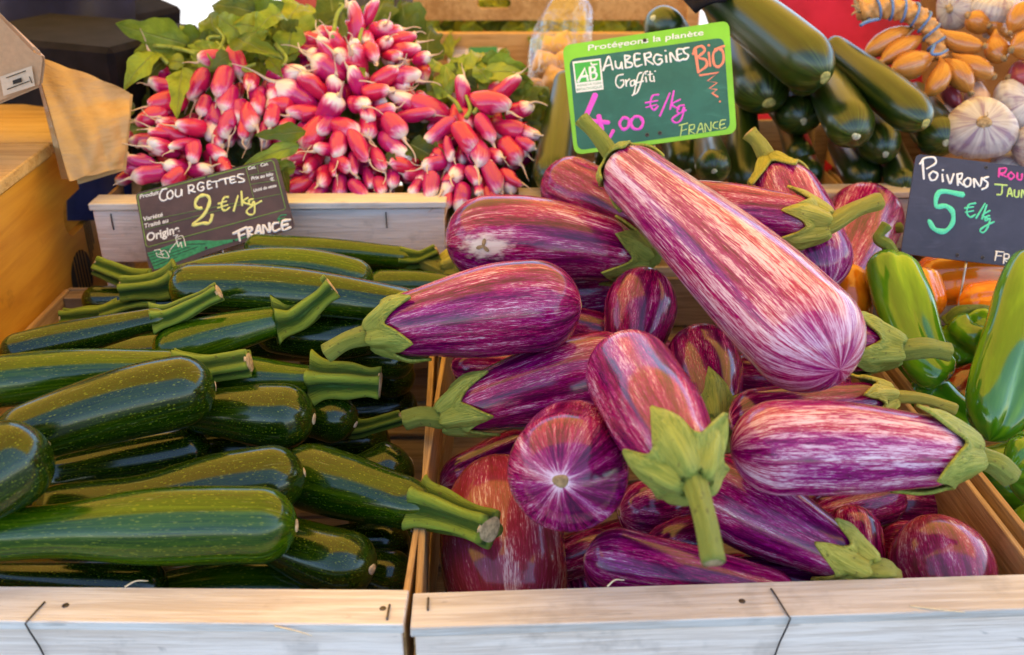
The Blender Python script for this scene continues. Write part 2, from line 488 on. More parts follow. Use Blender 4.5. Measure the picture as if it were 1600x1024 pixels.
def crate(label, x0, y0, wd, dp, h, base, rot=0, mat='poplar', flat=True, slat_h=.058, back=True):
    root = thing('wooden_crate', label, 'crate', (x0, y0, base), 'wooden produce crates', (0, 0, rad(rot)))
    m = MT[mat]; th = .0045
    mw = MT['poplar_skylit'] if mat == 'poplar' else m
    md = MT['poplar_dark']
    def slat(nm, sx, sy, sz, c, rz=0, mm=None):
        return obj(nm, box_mesh(nm, sx, sy, sz, mm or m, .0007, .0004), root, c, (0, 0, rz))
    H = h - (.007 if flat else 0)
    if flat:
        slat('rim_board', wd, .031, .0066, (wd / 2, .0115, h - .0033))
    for z1, z0 in ((H - .0012, H - slat_h), (H - slat_h - .018, H - 2 * slat_h - .018)):
        z0 = max(z0, .006); hh = z1 - z0
        if hh < .02: continue
        slat('slat', wd - .004, th, hh, (wd / 2, th / 2, z0 + hh / 2), 0, mw)
        if back: slat('slat', wd - .004, th, hh, (wd / 2, dp - th / 2, z0 + hh / 2), 0, md)
    for xs in (th / 2 + .0005, wd - th / 2 - .0005):
        for z1, z0 in ((h - (.0072 if flat else 0), h - slat_h), (h - slat_h - .016, max(.006, h - 2 * slat_h - .016))):
            hh = z1 - z0
            if hh < .02: continue
            slat('slat', dp - .012, th, hh, (xs, dp / 2, z0 + hh / 2), math.pi / 2, MT['side_wood'])
    for xs in (th + .0105, wd - th - .0105):
        for ys in (th + .0105, dp - th - .0105):
            slat('corner_post', .019, .019, H - .004, (xs, ys, .002 + (H - .004) / 2), 0, md)
    for k in range(5):
        yy = .03 + (dp - .06) * k / 4
        slat('base_board', wd - .012, .062, .004, (wd / 2, yy, .003), 0, md)
    return root

BASE = ZR - .15
c_left = crate('pale wooden crate at the front left heaped with dark green courgettes', -.452, -.018, .406, .49, .15, BASE, -3.0)
c_right = crate('pale wooden crate at the front centre heaped with striped aubergines', -.0425, -.042, .4025, .515, .15, BASE, 0.4)
c_pep = crate('wooden crate at the right edge holding green, orange and red peppers', .3685, -.036, .40, .50, .15, BASE, 0.4)
c_rad = crate('pale wooden crate behind the courgettes with the radish bunches on it', -.392, .485, .362, .30, .155, ZR - .076, -1.2)
c_cuc = crate('weathered wooden crate behind the aubergines filled with cucumbers', .045, .49, .43, .32, .155, ZR - .076, 0.0, 'poplar_old')
c_gar = crate('wooden crate behind the peppers filled with garlic and shallots', .482, .48, .40, .32, .155, ZR - .076, 0.8, 'poplar_old')

def wpt(root, p):
    return np.array(p) - np.array(root.location)
def loc(root, P):
    """world point to a crate's local frame"""
    return Matrix.Rotation(-root.rotation_euler.z, 3, 'Z') @ Vector((np.asarray(P) - np.array(root.location)).tolist())
# bent staples over the front edges
def edge_staple(root, u, v, drop, lean):
    h = .15
    staple(root, [(u, v, h + .0002), (u + .0002, v - .002, h + .0012), (u - lean * .4, -.0048, h + .0016), (u - lean * .5, -.0064, h - .0012), (u - lean * .2, -.0012 - .0015, h - drop * .6), (u, -.0015, h - drop), (u, .001, h - drop)], .0006)
p = loc(c_left, at(70, 942, 0)); edge_staple(c_left, p.x, p.y, .034, .006)
p = loc(c_right, at(1205, 922, 0)); edge_staple(c_right, p.x, p.y, .036, -.008)
p = loc(c_left, at(607, 958, 0)); staple(c_left, [(p.x, p.y - .006, .1501), (p.x, p.y - .005, .1512), (p.x, p.y + .005, .1512), (p.x, p.y + .006, .1501)], .0007)
p = loc(c_right, at(669, 945, 0)); staple(c_right, [(p.x, p.y - .005, .1501), (p.x, p.y - .004, .1512), (p.x, p.y + .004, .1512), (p.x, p.y + .005, .1501)], .0007)
staple(c_right, [(.013, -.0006, .118), (.012, -.0016, .118), (.016, -.0016, .108), (.016, .0, .107)], .0007)
for u in (.02, .07, .30): staple(c_rad, [(u, -.0004, .143), (u, -.0014, .142), (u, -.0014, .128), (u, -.0004, .127)], .0007)
for u in (.09, .2, .31): staple(c_cuc, [(u, -.0004, .143), (u, -.0014, .142), (u, -.0014, .128), (u, -.0004, .127)], .0007)

# splinters and loose straws on the front boards
straw = plain('straw', (.72, .58, .38), .7, .3, .1, 400)
for root_, pts in ((c_left, [(.05, .006, .1512), (.085, .010, .1525), (.122, .018, .1516)]), (c_left, [(.23, .0265, .1502), (.236, .0300, .152), (.243, .0315, .1508)]), (c_right, [(.12, .0265, .1502), (.125, .0300, .1522), (.131, .0310, .151)]), (c_right, [(.30, .001, .1503), (.315, -.004, .1515), (.331, -.0055, .1500)]), (c_left, [(.33, -.0045, .149), (.345, -.0075, .1475), (.352, -.0070, .1440)])):
    tube('splinter', pts, .0006, straw, root_, 6, 8, (0, 0, 0), .0003)
for root_, us in ((c_left, (.012, .2, .392)), (c_right, (.20, .389))):
    for u_ in us:
        V, F, pc = loft(np.array([(u_, .010, .1497), (u_, .010, .1502), (u_, .010, .1505)]), np.array([.0022, .0021, .0012]), 12)
        obj('nail', mesh_from('nail', V, F, MT['wire'], True, pc), root_)

# varnished plywood box on the left, with a hand hole and a printed mark
yx = thing('plywood_box', 'varnished orange plywood box with hand hole at the far left', 'box', (-.434, .02, BASE))
YD, YH, YW = .665, .282, .44
def holed_panel(name, w_, h_, hole, th, mat, nseg=8):
    """panel in the local YZ plane with a rounded slot: hole=(cy, cz, half length, half height)"""
    bm = bmesh.new()
    out = [bm.verts.new((0, a, b_)) for a, b_ in ((0, 0), (w_, 0), (w_, h_), (0, h_))]
    cy, cz, hl, hh = hole
    inn = []
    for k in range(4 * nseg):
        a = 2 * math.pi * k / (4 * nseg)
        sg = 1 if math.cos(a) > 0 else -1
        inn.append(bm.verts.new((0, cy + sg * (hl - hh) + hh * math.cos(a), cz + hh * math.sin(a))))
    E = [bm.edges.new((L[i], L[(i + 1) % len(L)])) for L in (out, inn) for i in range(len(L))]
    bmesh.ops.triangle_fill(bm, edges=E, use_beauty=True)
    r = bmesh.ops.extrude_face_region(bm, geom=list(bm.faces))
    for v in r['geom']:
        if isinstance(v, bmesh.types.BMVert): v.co.x -= th
    bmesh.ops.recalc_face_normals(bm, faces=bm.faces)
    me = bpy.data.meshes.new(name); bm.to_mesh(me); bm.free(); me.materials.append(mat)
    return me
def mat_ply_panel():
    b = MB('varnished_ply_face')
    v = b.objv()
    warp = b.noise(b.vmul(v, (6, 6, 9)), 1, 3, .55)
    g = b.noise(b.vmul(v, (30, 5, 60)), 1, 4, .6, 1.2)
    col = b.mix(b.step(b.math('ADD', b.math('MULTIPLY', g, .6), b.math('MULTIPLY', warp, .4)), .32, .68), (.50, .19, .012), (.70, .33, .03))
    bl = b.noise(v, 24, 4, .65)
    col = b.mix(b.math('MULTIPLY', b.step(bl, .60, .72), .35), col, (.24, .08, .008))
    b.bump(g, .15, .001)
    return b.done(col, .38, .45)
mply = mat_ply_panel()
obj('side_panel', holed_panel('side_panel', YD, YH - .013, (.545, YH - .086, .050, .020), .009, mply), yx, (0, 0, 0))
obj('front_panel', box_mesh('front_panel', YW, .009, YH - .014, mply, .001), yx, (-YW / 2 - .0095, .0048, (YH - .014) / 2))
obj('back_panel', box_mesh('back_panel', YW, .009, YH - .014, mply, .001), yx, (-YW / 2 - .0095, YD - .0048, (YH - .014) / 2))
for k in range(4):
    o_ = obj('lid_plank', box_mesh('lid_plank', YW + .012, .162, .012, MT['plank'], .0012, .0008), yx, (-YW / 2 - .004, .084 + .1665 * k, YH - .0062))
obj('corner_batten', box_mesh('corner_batten', .018, .018, YH - .02, MT['ply_edge'], .001), yx, (-.0185, YD - .0185, (YH - .02) / 2))
ink = plain('black_print', (.018, .015, .014), .6, .3, .3, 300)
bm = bmesh.new()
def plank_mark(bm, pts):
    vs = [bm.verts.new((.0006, a, b_)) for a, b_ in pts]; bm.faces.new(vs)
cy, cz, rr = .51, .128, .030
N_ = 40
for k in range(7):                       # disc cut into slanted stripes
    pass
stripes = [(-1, -.50), (-.42, -.24), (-.16, .02), (.10, .28), (.36, .54), (.62, 1.0)]
for a, b_ in stripes:
    top, bot = [], []
    for i in range(9):
        x = a + (b_ - a) * i / 8
        q = math.sqrt(max(0, 1 - x * x))
        top.append((cy + rr * x, cz + rr * q)); bot.append((cy + rr * x, cz - rr * q * (1 if a < -.45 or b_ > .6 else .75)))
    pts = top + bot[::-1]
    vs = []
    for q in pts:
        if not vs or abs(vs[-1][0] - q[0]) + abs(vs[-1][1] - q[1]) > 1e-6: vs.append(q)
    if abs(vs[0][0] - vs[-1][0]) + abs(vs[0][1] - vs[-1][1]) < 1e-6: vs.pop()
    plank_mark(bm, vs)
for k in range(4): plank_mark(bm, [(cy + .031 + .0055 * k, cz + .002 + .006 * k), (cy + .0335 + .0055 * k, cz + .002 + .006 * k), (cy + .0335 + .0055 * k, cz + .052), (cy + .031 + .0055 * k, cz + .052)][: 4])
me = bpy.data.meshes.new('printed_mark'); bm.to_mesh(me); bm.free(); me.materials.append(ink)
obj('printed_mark', me, yx)
# ------------------------------------------------------------------ aubergines and courgettes
DD = {'A1': -0.0407, 'A2': -0.0278, 'A3': -0.0513, 'A4': 0.0392, 'A5': -0.0083, 'A6': -0.0067, 'A8': 0.0739, 'A9': 0.0146, 'A10': 0.0017, 'A11': -0.0599, 'A12': -0.0636, 'A13': 0.004, 'A14': -0.0078, 'A15': -0.0132, 'A16': -0.0534, 'A18': -0.0139, 'A19': -0.018, 'A20': 0.035, 'A21': -0.0111, 'A22': 0.0238, 'A23': 0.0119, 'A27': 0.0412, 'A28': 0.0071, 'A29': 0.0109, 'A30': 0.0019, 'A31': 0.0063, 'A32': 0.0368, 'A33': 0.0059, 'A34': 0.0352, 'A35': 0.0813, 'A36': -0.0065, 'A37': -0.0345, 'A38': 0.0135, 'A39': -0.0031, 'A40': 0.0135, 'C1': -0.0382, 'C2': 0.0421, 'C3': -0.0184, 'C4': -0.0088, 'C5': -0.0611, 'C6': -0.0142, 'C7': 0.0082, 'C8': 0.0052, 'C9': -0.0159, 'C10': -0.0004, 'C11': 0.0051, 'C12': 0.0239, 'C13': 0.0074, 'C14': -0.0194, 'C17': 0.0049, 'C18': -0.0204, 'C19': -0.0252, 'C20': -0.0362, 'C28': 0.024, 'C23': 0.0139, 'C29': -0.004, 'C30': 0.0362, 'C24': 0.0248, 'C25': 0.0487, 'C26': -0.0123, 'C32': 0.0066, 'C33': -0.0007, 'C34': 0.0161, 'C35': 0.0225, 'C36': -0.0102, 'C37': 0.0211, 'C39': -0.0089, 'C40': 0.0021, 'C41': -0.017, 'C31': -0.0016, 'K1': -0.05, 'K2': 0.0453, 'K3': -0.05, 'K4': -0.05, 'K5': 0.0374, 'K6': -0.0413, 'K7': 0.0013, 'K8': 0.05, 'K9': 0.0483, 'K10': 0.05, 'K12': 0.05, 'K13': -0.0485, 'K14': -0.0143, 'K15': 0.0143, 'K17': -0.006, 'K18': 0.0494}   # depth nudges (m) so that neighbours touch instead of clipping
def body_path(p0, p1, bend, n=46, sag=None):
    """slightly bent axis, cosine-spaced samples"""
    u = (1 - np.cos(np.linspace(0, math.pi, n))) / 2
    P = p0 + (p1 - p0) * u[:, None]
    P = P + np.asarray(bend)[None] * (4 * u * (1 - u))[:, None]
    return u, P

def profile(t, L, R, neck, cap1=1.0, cap0=.6, full=.62, waist=0.0):
    b = neck + (1 - neck) * sstep(0, full, t)
    b = b * (1 - waist * np.exp(-((t - .38) / .16) ** 2))
    c1 = min(.6, cap1 * R / L); c0 = min(.35, cap0 * R * neck / L)
    e = np.ones_like(t)
    m = t > 1 - c1; e[m] = np.sqrt(np.clip(1 - ((t[m] - (1 - c1)) / c1) ** 2, 0, 1))
    m = t < c0; e[m] *= np.sqrt(np.clip(1 - ((c0 - t[m]) / c0) ** 2, 0, 1))
    return R * b * np.maximum(e, .002)

def wobble(seed, amp=.02):
    r = np.random.default_rng(seed)
    ph = r.uniform(0, 6.28, 6); am = r.normal(0, amp, 6)
    def fn(t, th):
        return 1 + am[0] * np.cos(2 * th + ph[0]) + am[1] * .6 * np.cos(3 * th + ph[1]) + am[2] * np.sin(5 * t + ph[2]) + am[3] * np.sin(9 * t + ph[3]) * np.cos(th + ph[4]) + .3 * am[4] * np.cos(5 * th + ph[5] + 2 * t)
    return fn

class Body:
    def __init__(s, p0, p1, R, bend, neck, seed, cap1=1.0, full=.62, waist=0, amp=.018, nseg=44, cap0=1.15):
        s.L = float(np.linalg.norm(p1 - p0)); s.R = R; s.fn = wobble(seed, amp)
        s.t, s.P = body_path(p0, p1, bend)
        s.rad = profile(s.t, s.L, R, neck, cap1, cap0, full, waist)
        s.P_, s.T, s.N, s.B = frames(s.P)
        arc = np.concatenate([[0], np.cumsum(np.hypot(np.linalg.norm(np.diff(s.P, axis=0), axis=1), np.diff(s.rad)))])
        s.arc = arc / arc[-1]
        s.nseg = nseg
    def mesh(s, mat, origin, name='body'):
        V, F, pc = loft(s.P - origin, s.rad, s.nseg, s.fn, tt=s.t)
        pc[:, 2] = np.interp(pc[:, 2], s.t, s.arc)
        return mesh_from(name, V, F, mat, True, pc)
    def surf(s, t, th, off=0.0):
        i = np.interp
        P = np.array([i(t, s.t, s.P[:, k]) for k in range(3)]); N = np.array([i(t, s.t, s.N[:, k]) for k in range(3)]); B = np.array([i(t, s.t, s.B[:, k]) for k in range(3)])
        r = i(t, s.t, s.rad) * float(s.fn(t, np.array([th]))[0]) + off
        return P + r * (math.cos(th) * N + math.sin(th) * B)

def calyx_mesh(b, origin, nlobe, phase, reach, mat, seed, curl=.006, srad=.0072):
    """pointed lobes gripping the fruit, gathered into a cone at the stem"""
    r = np.random.default_rng(seed)
    nth, ns = nlobe * 18, 16
    am = r.uniform(.70, 1.18, nlobe); cu = r.uniform(.1, 1.0, nlobe); sk = r.uniform(-.25, .25, nlobe); ph = r.uniform(0, 6, 4)
    V, pc, F = [], [], []
    Tn = b.T[0]
    for j in range(nth):
        th = 2 * math.pi * j / nth
        q = (th * nlobe / (2 * math.pi) + phase) % nlobe
        k = int(q); u = abs((q - k) - .5) * 2
        ext = (.30 + .70 * (max(0, 1 - u) ** 1.35) * am[k]) * reach * (1 + .05 * math.sin(7 * th + ph[0]))
        tip = max(0, 1 - u * 1.5)
        ring = b.P[0] - Tn * (.007) + srad * 1.15 * (math.cos(th) * b.N[0] + math.sin(th) * b.B[0])
        for i in range(ns):
            sv = i / (ns - 1)
            t = (.02 + .98 * sv) * ext / b.L
            rid = (1 - u) ** 2
            off = .0012 + .0030 * rid * math.sin(min(1, sv * 1.05) * math.pi) + cu[k] * curl * tip * max(0, sv - .62) ** 2 / .14
            off += .0022 * u ** 2 * sv * sv + .0007 * math.sin(9 * th + 6 * sv + ph[1]) * sv
            thk = th + sk[k] * tip * sv ** 2 * .8
            p = b.surf(min(t, .9), thk, off)
            w_ = sstep(.02, .42, sv)
            p = ring * (1 - w_) + p * w_ - Tn * .0035 * (1 - w_) * w_ * 4 * (.5 + rid)
            V.append(p - origin); pc.append((math.cos(th), math.sin(th), sv))
    for j in range(nth):
        for i in range(ns - 1):
            a = j * ns + i; c = ((j + 1) % nth) * ns + i
            F.append((a, c, c + 1, a + 1))
    return mesh_from('calyx', V, F, mat, True, pc)

def ridged_stem(ctrl, r0, r1, origin, mat, nrid=5, amp=.14, flare=1.5, tipflare=1.12, name='stem', n=22, seed=0):
    P = curve_pts(ctrl, n) - origin
    t = np.linspace(0, 1, n)
    R = (r0 + (r1 - r0) * t) * (1 + (flare - 1) * np.exp(-t * 6)) * (1 + (tipflare - 1) * sstep(.8, 1, t))
    r = np.random.default_rng(seed); ph = r.uniform(0, 6); a2 = r.uniform(.03, .07)
    R = R * (1 + a2 * np.sin(t * 11 + ph))
    fn = lambda t_, th: 1 + amp * (1 - .3 * t_) * np.sign(np.cos(nrid * th + ph + .8 * t_)) * np.abs(np.cos(nrid * th + ph + .8 * t_)) ** .7 + .04 * np.cos(2 * th + ph)
    V, F, pc = loft(P, R, nrid * 8, fn, tt=t)
    thv = np.arctan2(pc[:, 1], pc[:, 0]); pc[:, 0] = np.cos(nrid * thv + ph + .8 * pc[:, 2])
    return mesh_from(name, V, F, mat, True, pc), P, R

def disc_mesh(name, c, nrm, r, h, mat, seed=0, nseg=18):
    nrm = np.asarray(nrm, float); nrm = nrm / np.linalg.norm(nrm)
    rg = np.random.default_rng(seed)
    path = [c - nrm * h * .6, c + nrm * h * .15, c + nrm * h * .7, c + nrm * h]
    ph = rg.uniform(0, 6, 2)
    fn = lambda t, th: 1 + .10 * np.cos(2 * th + ph[0]) + .07 * np.cos(3 * th + ph[1])
    V, F, pc = loft(np.array(path), np.array([r * 1.02, r, r * .86, r * .35]), nseg, fn)
    return mesh_from(name, V, F, mat, True, pc)

def ends(key, a, b_, za, zb, L=None):
    """two axis ends from photo pixels and heights above the rim; L sets the far end by length"""
    d = DD.get(key, 0.0)
    P1 = at(b_[0], b_[1], D=zb[0]) if isinstance(zb, tuple) else at(b_[0], b_[1], zb)
    if d: P1 = at(b_[0], b_[1], D=depth(P1) + d)
    if L is None:
        P0 = at(a[0], a[1], D=za[0]) if isinstance(za, tuple) else at(a[0], a[1], za)
        if d: P0 = at(a[0], a[1], D=depth(P0) + d)
    else:
        d1 = depth(P1); best = None
        for k in range(200):
            q = at(a[0], a[1], D=d1 + L * k / 199)
            e = abs(np.linalg.norm(q - P1) - L)
            if best is None or e < best[0]: best = (e, q)
        P0 = best[1]
    return P0, P1

CAPS = {}
def star_find(b, px):
    best = None
    for t in np.linspace(.4, .98, 60):
        for th in np.linspace(0, 2 * math.pi, 72, endpoint=False):
            q = b.surf(t, th); v = q - CAM; D = v @ CF
            e = (800 + FPX * (v @ CR) / D - px[0]) ** 2 + (512 - FPX * (v @ CU) / D - px[1]) ** 2 + (D - depth(b.P[20])) * 4000
            if best is None or e < best[0]: best = (e, t, th)
    return best[1], best[2]
def star_pc(b, px):
    t, th = star_find(b, px)
    return (math.cos(th), math.sin(th), float(np.interp(t, b.t, b.arc)))
def star_scar(b, px, root, org):
    t, th = star_find(b, px)
    V = [b.surf(t, th, .0009) - org]; pc = [(0, 0, 0)]; F = []
    n = 40
    for k in range(n):
        a = 2 * math.pi * k / n
        r_ = .0042 * (.35 + 1.2 * abs(math.cos(1.5 * a + .4)) ** 3)
        V.append(b.surf(t + r_ * math.cos(a) / b.L, th + r_ * math.sin(a) / b.R, .0006) - org); pc.append((math.cos(a), math.sin(a), 1))
        F.append((0, k + 1, (k + 1) % n + 1))
    obj('star_scar', mesh_from('star_scar', V, F, MT['scar'], True, pc), root)
def aubergine(key, label, a, b_, W, za, zb, pale=.4, bend=(0, 0, 0), stem=None, stem_dD=0.0, neck=.6, L=None, scar=True, calyx=True, nlobe=5, phase=0.0, reach=.036, red=.5, full=.62, yel=False, cap1=1.0, curl=.006, srad=.0082, star=None, warm=0):
    P0, P1 = ends(key, a, b_, za, zb, L)
    seed = sum(map(ord, key)) * 7 % 997
    R = W / 2 * depth((P0 + P1) / 2) / FPX
    b = Body(P0, P1, R, bend, neck, seed, cap1, full)
    root_p = np.array(((P0 + P1) / 2)[:2].tolist() + [min(P0[2], P1[2]) - R])
    root = thing('aubergine', label, 'aubergine', root_p, 'striped aubergines in the centre crate')
    obj('body', b.mesh(mat_aubergine('aubergine_skin_' + key.lower(), pale, seed % 37, red, star_pc(b, star) if star else None, warm), root_p), root)
    CAPS[key] = (b.P.copy(), b.rad.copy())
    if star: star_scar(b, star, root, root_p)
    cm = MT['aub_stem_b'] if yel else MT['aub_stem']
    if scar:
        o_ = obj('blossom_scar', disc_mesh('blossom_scar', b.P[-1] - b.T[-1] * .0008 - root_p, b.T[-1], R * .13, .0012, MT['scar'], seed), root)
    if calyx:
        c = obj('calyx', calyx_mesh(b, root_p, nlobe, phase, reach, cm, seed, curl, srad), root)
        sm = c.modifiers.new('thick', 'SOLIDIFY'); sm.thickness = .0022; sm.offset = 1
        if stem is None:
            E_ = P0 - b.T[0] * .045
        else:
            E_ = at(stem[0], stem[1], D=depth(P0) + stem_dD)
        mid = (P0 + E_) / 2 + np.array((0, 0, .003)) - b.T[0] * .004
        st, P, RR = ridged_stem([P0 + b.T[0] * .006, P0 - b.T[0] * .006, mid, E_], srad, srad * .82, root_p, cm, 5, .07, 1.7, 1.1, 'stem', 22, seed)
        so = obj('stem', st, root)
        obj('cut_end', disc_mesh('cut_end', P[-1] - (P[-1] - P[-2]) * .2, P[-1] - P[-2], RR[-1] * .88, .0012, MT['cut'], seed), so)
    return b

AUB = [
 ('A1', 'huge pale striped aubergine lying diagonally on top of the pile', (968, 258), (1312, 578), 160, .135, .085, dict(pale=1.05, stem=(908, 186), stem_dD=.01, bend=(0, 0, .004), neck=.70, nlobe=5, phase=.2, reach=.034, full=.8, scar=False)),
 ('A2', 'aubergine with a star-shaped pale scar, below the green price sign', (1000, 405), (698, 382), 138, .062, .072, dict(pale=.52, neck=.72, bend=(0, 0, .010), red=.9, stem=(1030, 402), scar=False, star=(755, 382))),
 ('A3', 'glossy aubergine over the crate divider with its calyx towards the courgettes', (592, 520), (908, 478), 146, .052, .074, dict(pale=.48, neck=.60, stem=(510, 553), phase=.3, reach=.034, bend=(0, 0, .006))),
 ('A4', 'reddish aubergine at the back, peeking out under the green price sign', (1020, 360), (860, 280), 112, .10, .115, dict(pale=.45, red=1.0, calyx=False, neck=.7)),
 ('A5', 'upright aubergine at the back with a pale green stem pointing up', (1206, 262), (1290, 452), 118, .130, .055, dict(pale=.80, neck=.80, stem=(1170, 207), yel=True, reach=.030, phase=.6, full=.5)),
 ('A6', 'aubergine emerging right from under the huge one, bright calyx and stem', (1283, 350), (1040, 326), 96, .118, .112, dict(pale=.55, red=.9, stem=(1374, 314), neck=.80, reach=.036, phase=.1, yel=True)),
 ('A8', 'aubergine at the back right corner beside the peppers', (1290, 480), (1362, 316), 120, .055, .088, dict(pale=.62, neck=.7, calyx=False)),
 ('A9', 'small aubergine standing on end in the middle of the pile', (985, 570), (1013, 420), 112, .025, .085, dict(pale=.38, neck=.75, calyx=False, cap1=1.3)),
 ('A10', 'aubergine beneath the left one, its stem crossing the crate divider', (702, 648), (1000, 572), 128, .018, .036, dict(pale=.42, neck=.62, stem=(632, 657), phase=.45, reach=.034, bend=(0, 0, .006), red=.7)),
 ('A11', 'egg-shaped aubergine with a large green calyx hanging towards the front', (1080, 746), (972, 558), 158, .070, .066, dict(pale=.55, red=1.0, stem=(1115, 880), stem_dD=-.035, neck=.66, phase=.80, reach=.036, nlobe=5, yel=False, curl=.012, full=.5, scar=False, srad=.0068)),
 ('A12', 'round-looking aubergine pointing its brown blossom scar at the viewer', (912, 690), (876, 752), 178, .02, .034, dict(pale=.56, red=.6, L=.13, calyx=False, neck=.8, full=.5, cap1=.82)),
 ('A13', 'rusty red aubergine standing in the front left corner of its crate', (800, 1010), (775, 722), 200, -.075, -.018, dict(pale=.66, red=1.0, calyx=False, neck=.9, full=.5, scar=False, cap1=1.3, warm=.55)),
 ('A14', 'aubergine lying low behind the front board, under the hanging stem', (1250, 945), (913, 872), 118, -.032, -.020, dict(pale=.42, red=.8, calyx=False, neck=.7)),
 ('A15', 'aubergine sloping down to the right with a yellowish calyx at the front board', (1345, 884), (1085, 748), 138, -.010, -.002, dict(pale=.52, red=.9, neck=.55, stem=(1395, 905), phase=.3, yel=True, reach=.028)),
 ('A16', 'pale streaked aubergine lying level at the right with a speckled calyx', (1508, 712), (1142, 704), 152, .030, .034, dict(pale=1.0, neck=.72, stem=(1580, 747), phase=.4, reach=.038, nlobe=4, bend=(0, 0, .004), scar=False)),
 ('A17', 'dark aubergine tucked behind the pale level one, thin yellow stem', (1380, 622), (1140, 660), 92, .040, .030, dict(pale=.36, neck=.6, stem=(1492, 640), yel=True, reach=.024, srad=.005)),
 ('A18', 'dull aubergine with a rounded end in the front right corner of the crate', (1500, 985), (1445, 806), 156, -.065, -.018, dict(pale=.55, red=.6, calyx=False, neck=.85, full=.5, scar=False, cap1=1.2, warm=.3)),
 ('A19', 'narrow upright aubergine between the sloping one and the corner one', (1352, 960), (1325, 792), 92, -.075, -.032, dict(pale=.55, calyx=False, neck=.85, scar=False)),
 ('A20', 'shaded aubergine under the pale level one near the crate side', (1500, 800), (1350, 792), 96, -.045, -.045, dict(pale=.30, calyx=False, neck=.8)),
 ('A21', 'very dark aubergine in the shadow below the huge one', (1118, 655), (1092, 528), 116, .012, .028, dict(pale=.18, neck=.7, reach=.03, phase=.5, stem=(1135, 700), red=.2)),
 ('A22', 'violet aubergine mostly hidden behind the hanging calyx', (1080, 790), (967, 802), 92, -.028, -.022, dict(pale=.60, calyx=False, neck=.8, red=.1)),
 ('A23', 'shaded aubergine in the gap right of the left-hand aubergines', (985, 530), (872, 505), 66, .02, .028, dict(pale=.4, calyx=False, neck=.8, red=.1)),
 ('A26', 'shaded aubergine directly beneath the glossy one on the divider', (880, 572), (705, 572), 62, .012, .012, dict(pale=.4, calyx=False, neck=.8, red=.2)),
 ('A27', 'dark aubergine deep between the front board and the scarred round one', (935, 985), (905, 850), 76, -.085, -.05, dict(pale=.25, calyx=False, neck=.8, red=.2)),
 ('A28', 'added dark aubergine in the dark gap along the crate divider', (690, 760), (840, 700), 84, -.045, -.04, dict(pale=.25, calyx=False, neck=.8, red=.2, scar=False)),  # added fillers: skins darkened so the gaps read as deep shade
 ('A29', 'added dark aubergine behind the hanging calyx and the dark one', (1010, 640), (1190, 700), 96, -.02, -.02, dict(pale=.22, calyx=False, neck=.8, red=.2, scar=False)),
 ('A30', 'added dark aubergine under the huge one, above the pale level one', (1120, 590), (1330, 600), 96, -.005, .0, dict(pale=.2, calyx=False, neck=.8, red=.2, scar=False)),
 ('A31', 'added dark aubergine low in the middle behind the front board', (1010, 930), (1190, 900), 84, -.075, -.07, dict(pale=.2, calyx=False, neck=.8, red=.2, scar=False)),
 ('A32', 'added dark aubergine below the upright small one', (880, 600), (1060, 560), 92, -.01, .0, dict(pale=.2, calyx=False, neck=.8, red=.2, scar=False)),
 ('A33', 'added dark aubergine behind the glossy one at the back wall', (780, 470), (1010, 450), 96, .02, .03, dict(pale=.25, calyx=False, neck=.8, red=.2, scar=False)),
 ('A34', 'added dark aubergine under the pale level one, near its calyx', (1330, 690), (1520, 780), 96, -.05, -.05, dict(pale=.2, calyx=False, neck=.8, red=.2, scar=False)),
 ('A35', 'added dark aubergine low in the crate below the scarred round one', (790, 905), (1010, 845), 90, -.055, -.055, dict(pale=.2, calyx=False, neck=.8, red=.2, scar=False)),
 ('A36', 'added dark aubergine in the front right gap beside the crate wall', (1530, 880), (1370, 850), 90, -.06, -.06, dict(pale=.3, calyx=False, neck=.8, red=.2, scar=False)),
 ('A37', 'added dark aubergine between the sloping one and the front board', (1130, 900), (1330, 930), 84, -.06, -.065, dict(pale=.3, calyx=False, neck=.8, red=.3, scar=False)),
 ('A38', 'added dark aubergine in the slot below the pale level one', (1260, 812), (1410, 775), 80, -.035, -.03, dict(pale=.3, calyx=False, neck=.8, red=.3, scar=False)),
 ('A39', 'added dark aubergine behind the hanging stem', (1010, 862), (1125, 832), 80, -.045, -.045, dict(pale=.3, calyx=False, neck=.8, red=.3, scar=False)),
 ('A40', 'added dark aubergine in the dark notch beside the rusty red one', (850, 890), (960, 850), 70, -.05, -.05, dict(pale=.3, calyx=False, neck=.8, red=.3, scar=False)),
 ('A24', 'aubergine behind the huge one, calyx and stem reaching towards the peppers', (1394, 546), (1270, 528), 96, .056, .056, dict(pale=.35, red=1.0, stem=(1482, 551), neck=.70, phase=.5, reach=.038, nlobe=4)),
 ('A25', 'aubergine at the back left corner showing only a yellow-green stem', (700, 420), (800, 398), 84, .035, .04, dict(pale=.4, stem=(622, 398), yel=True, neck=.6, reach=.03)),
]
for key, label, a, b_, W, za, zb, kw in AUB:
    bod = aubergine(key, label, a, b_, W, za, zb, **kw)

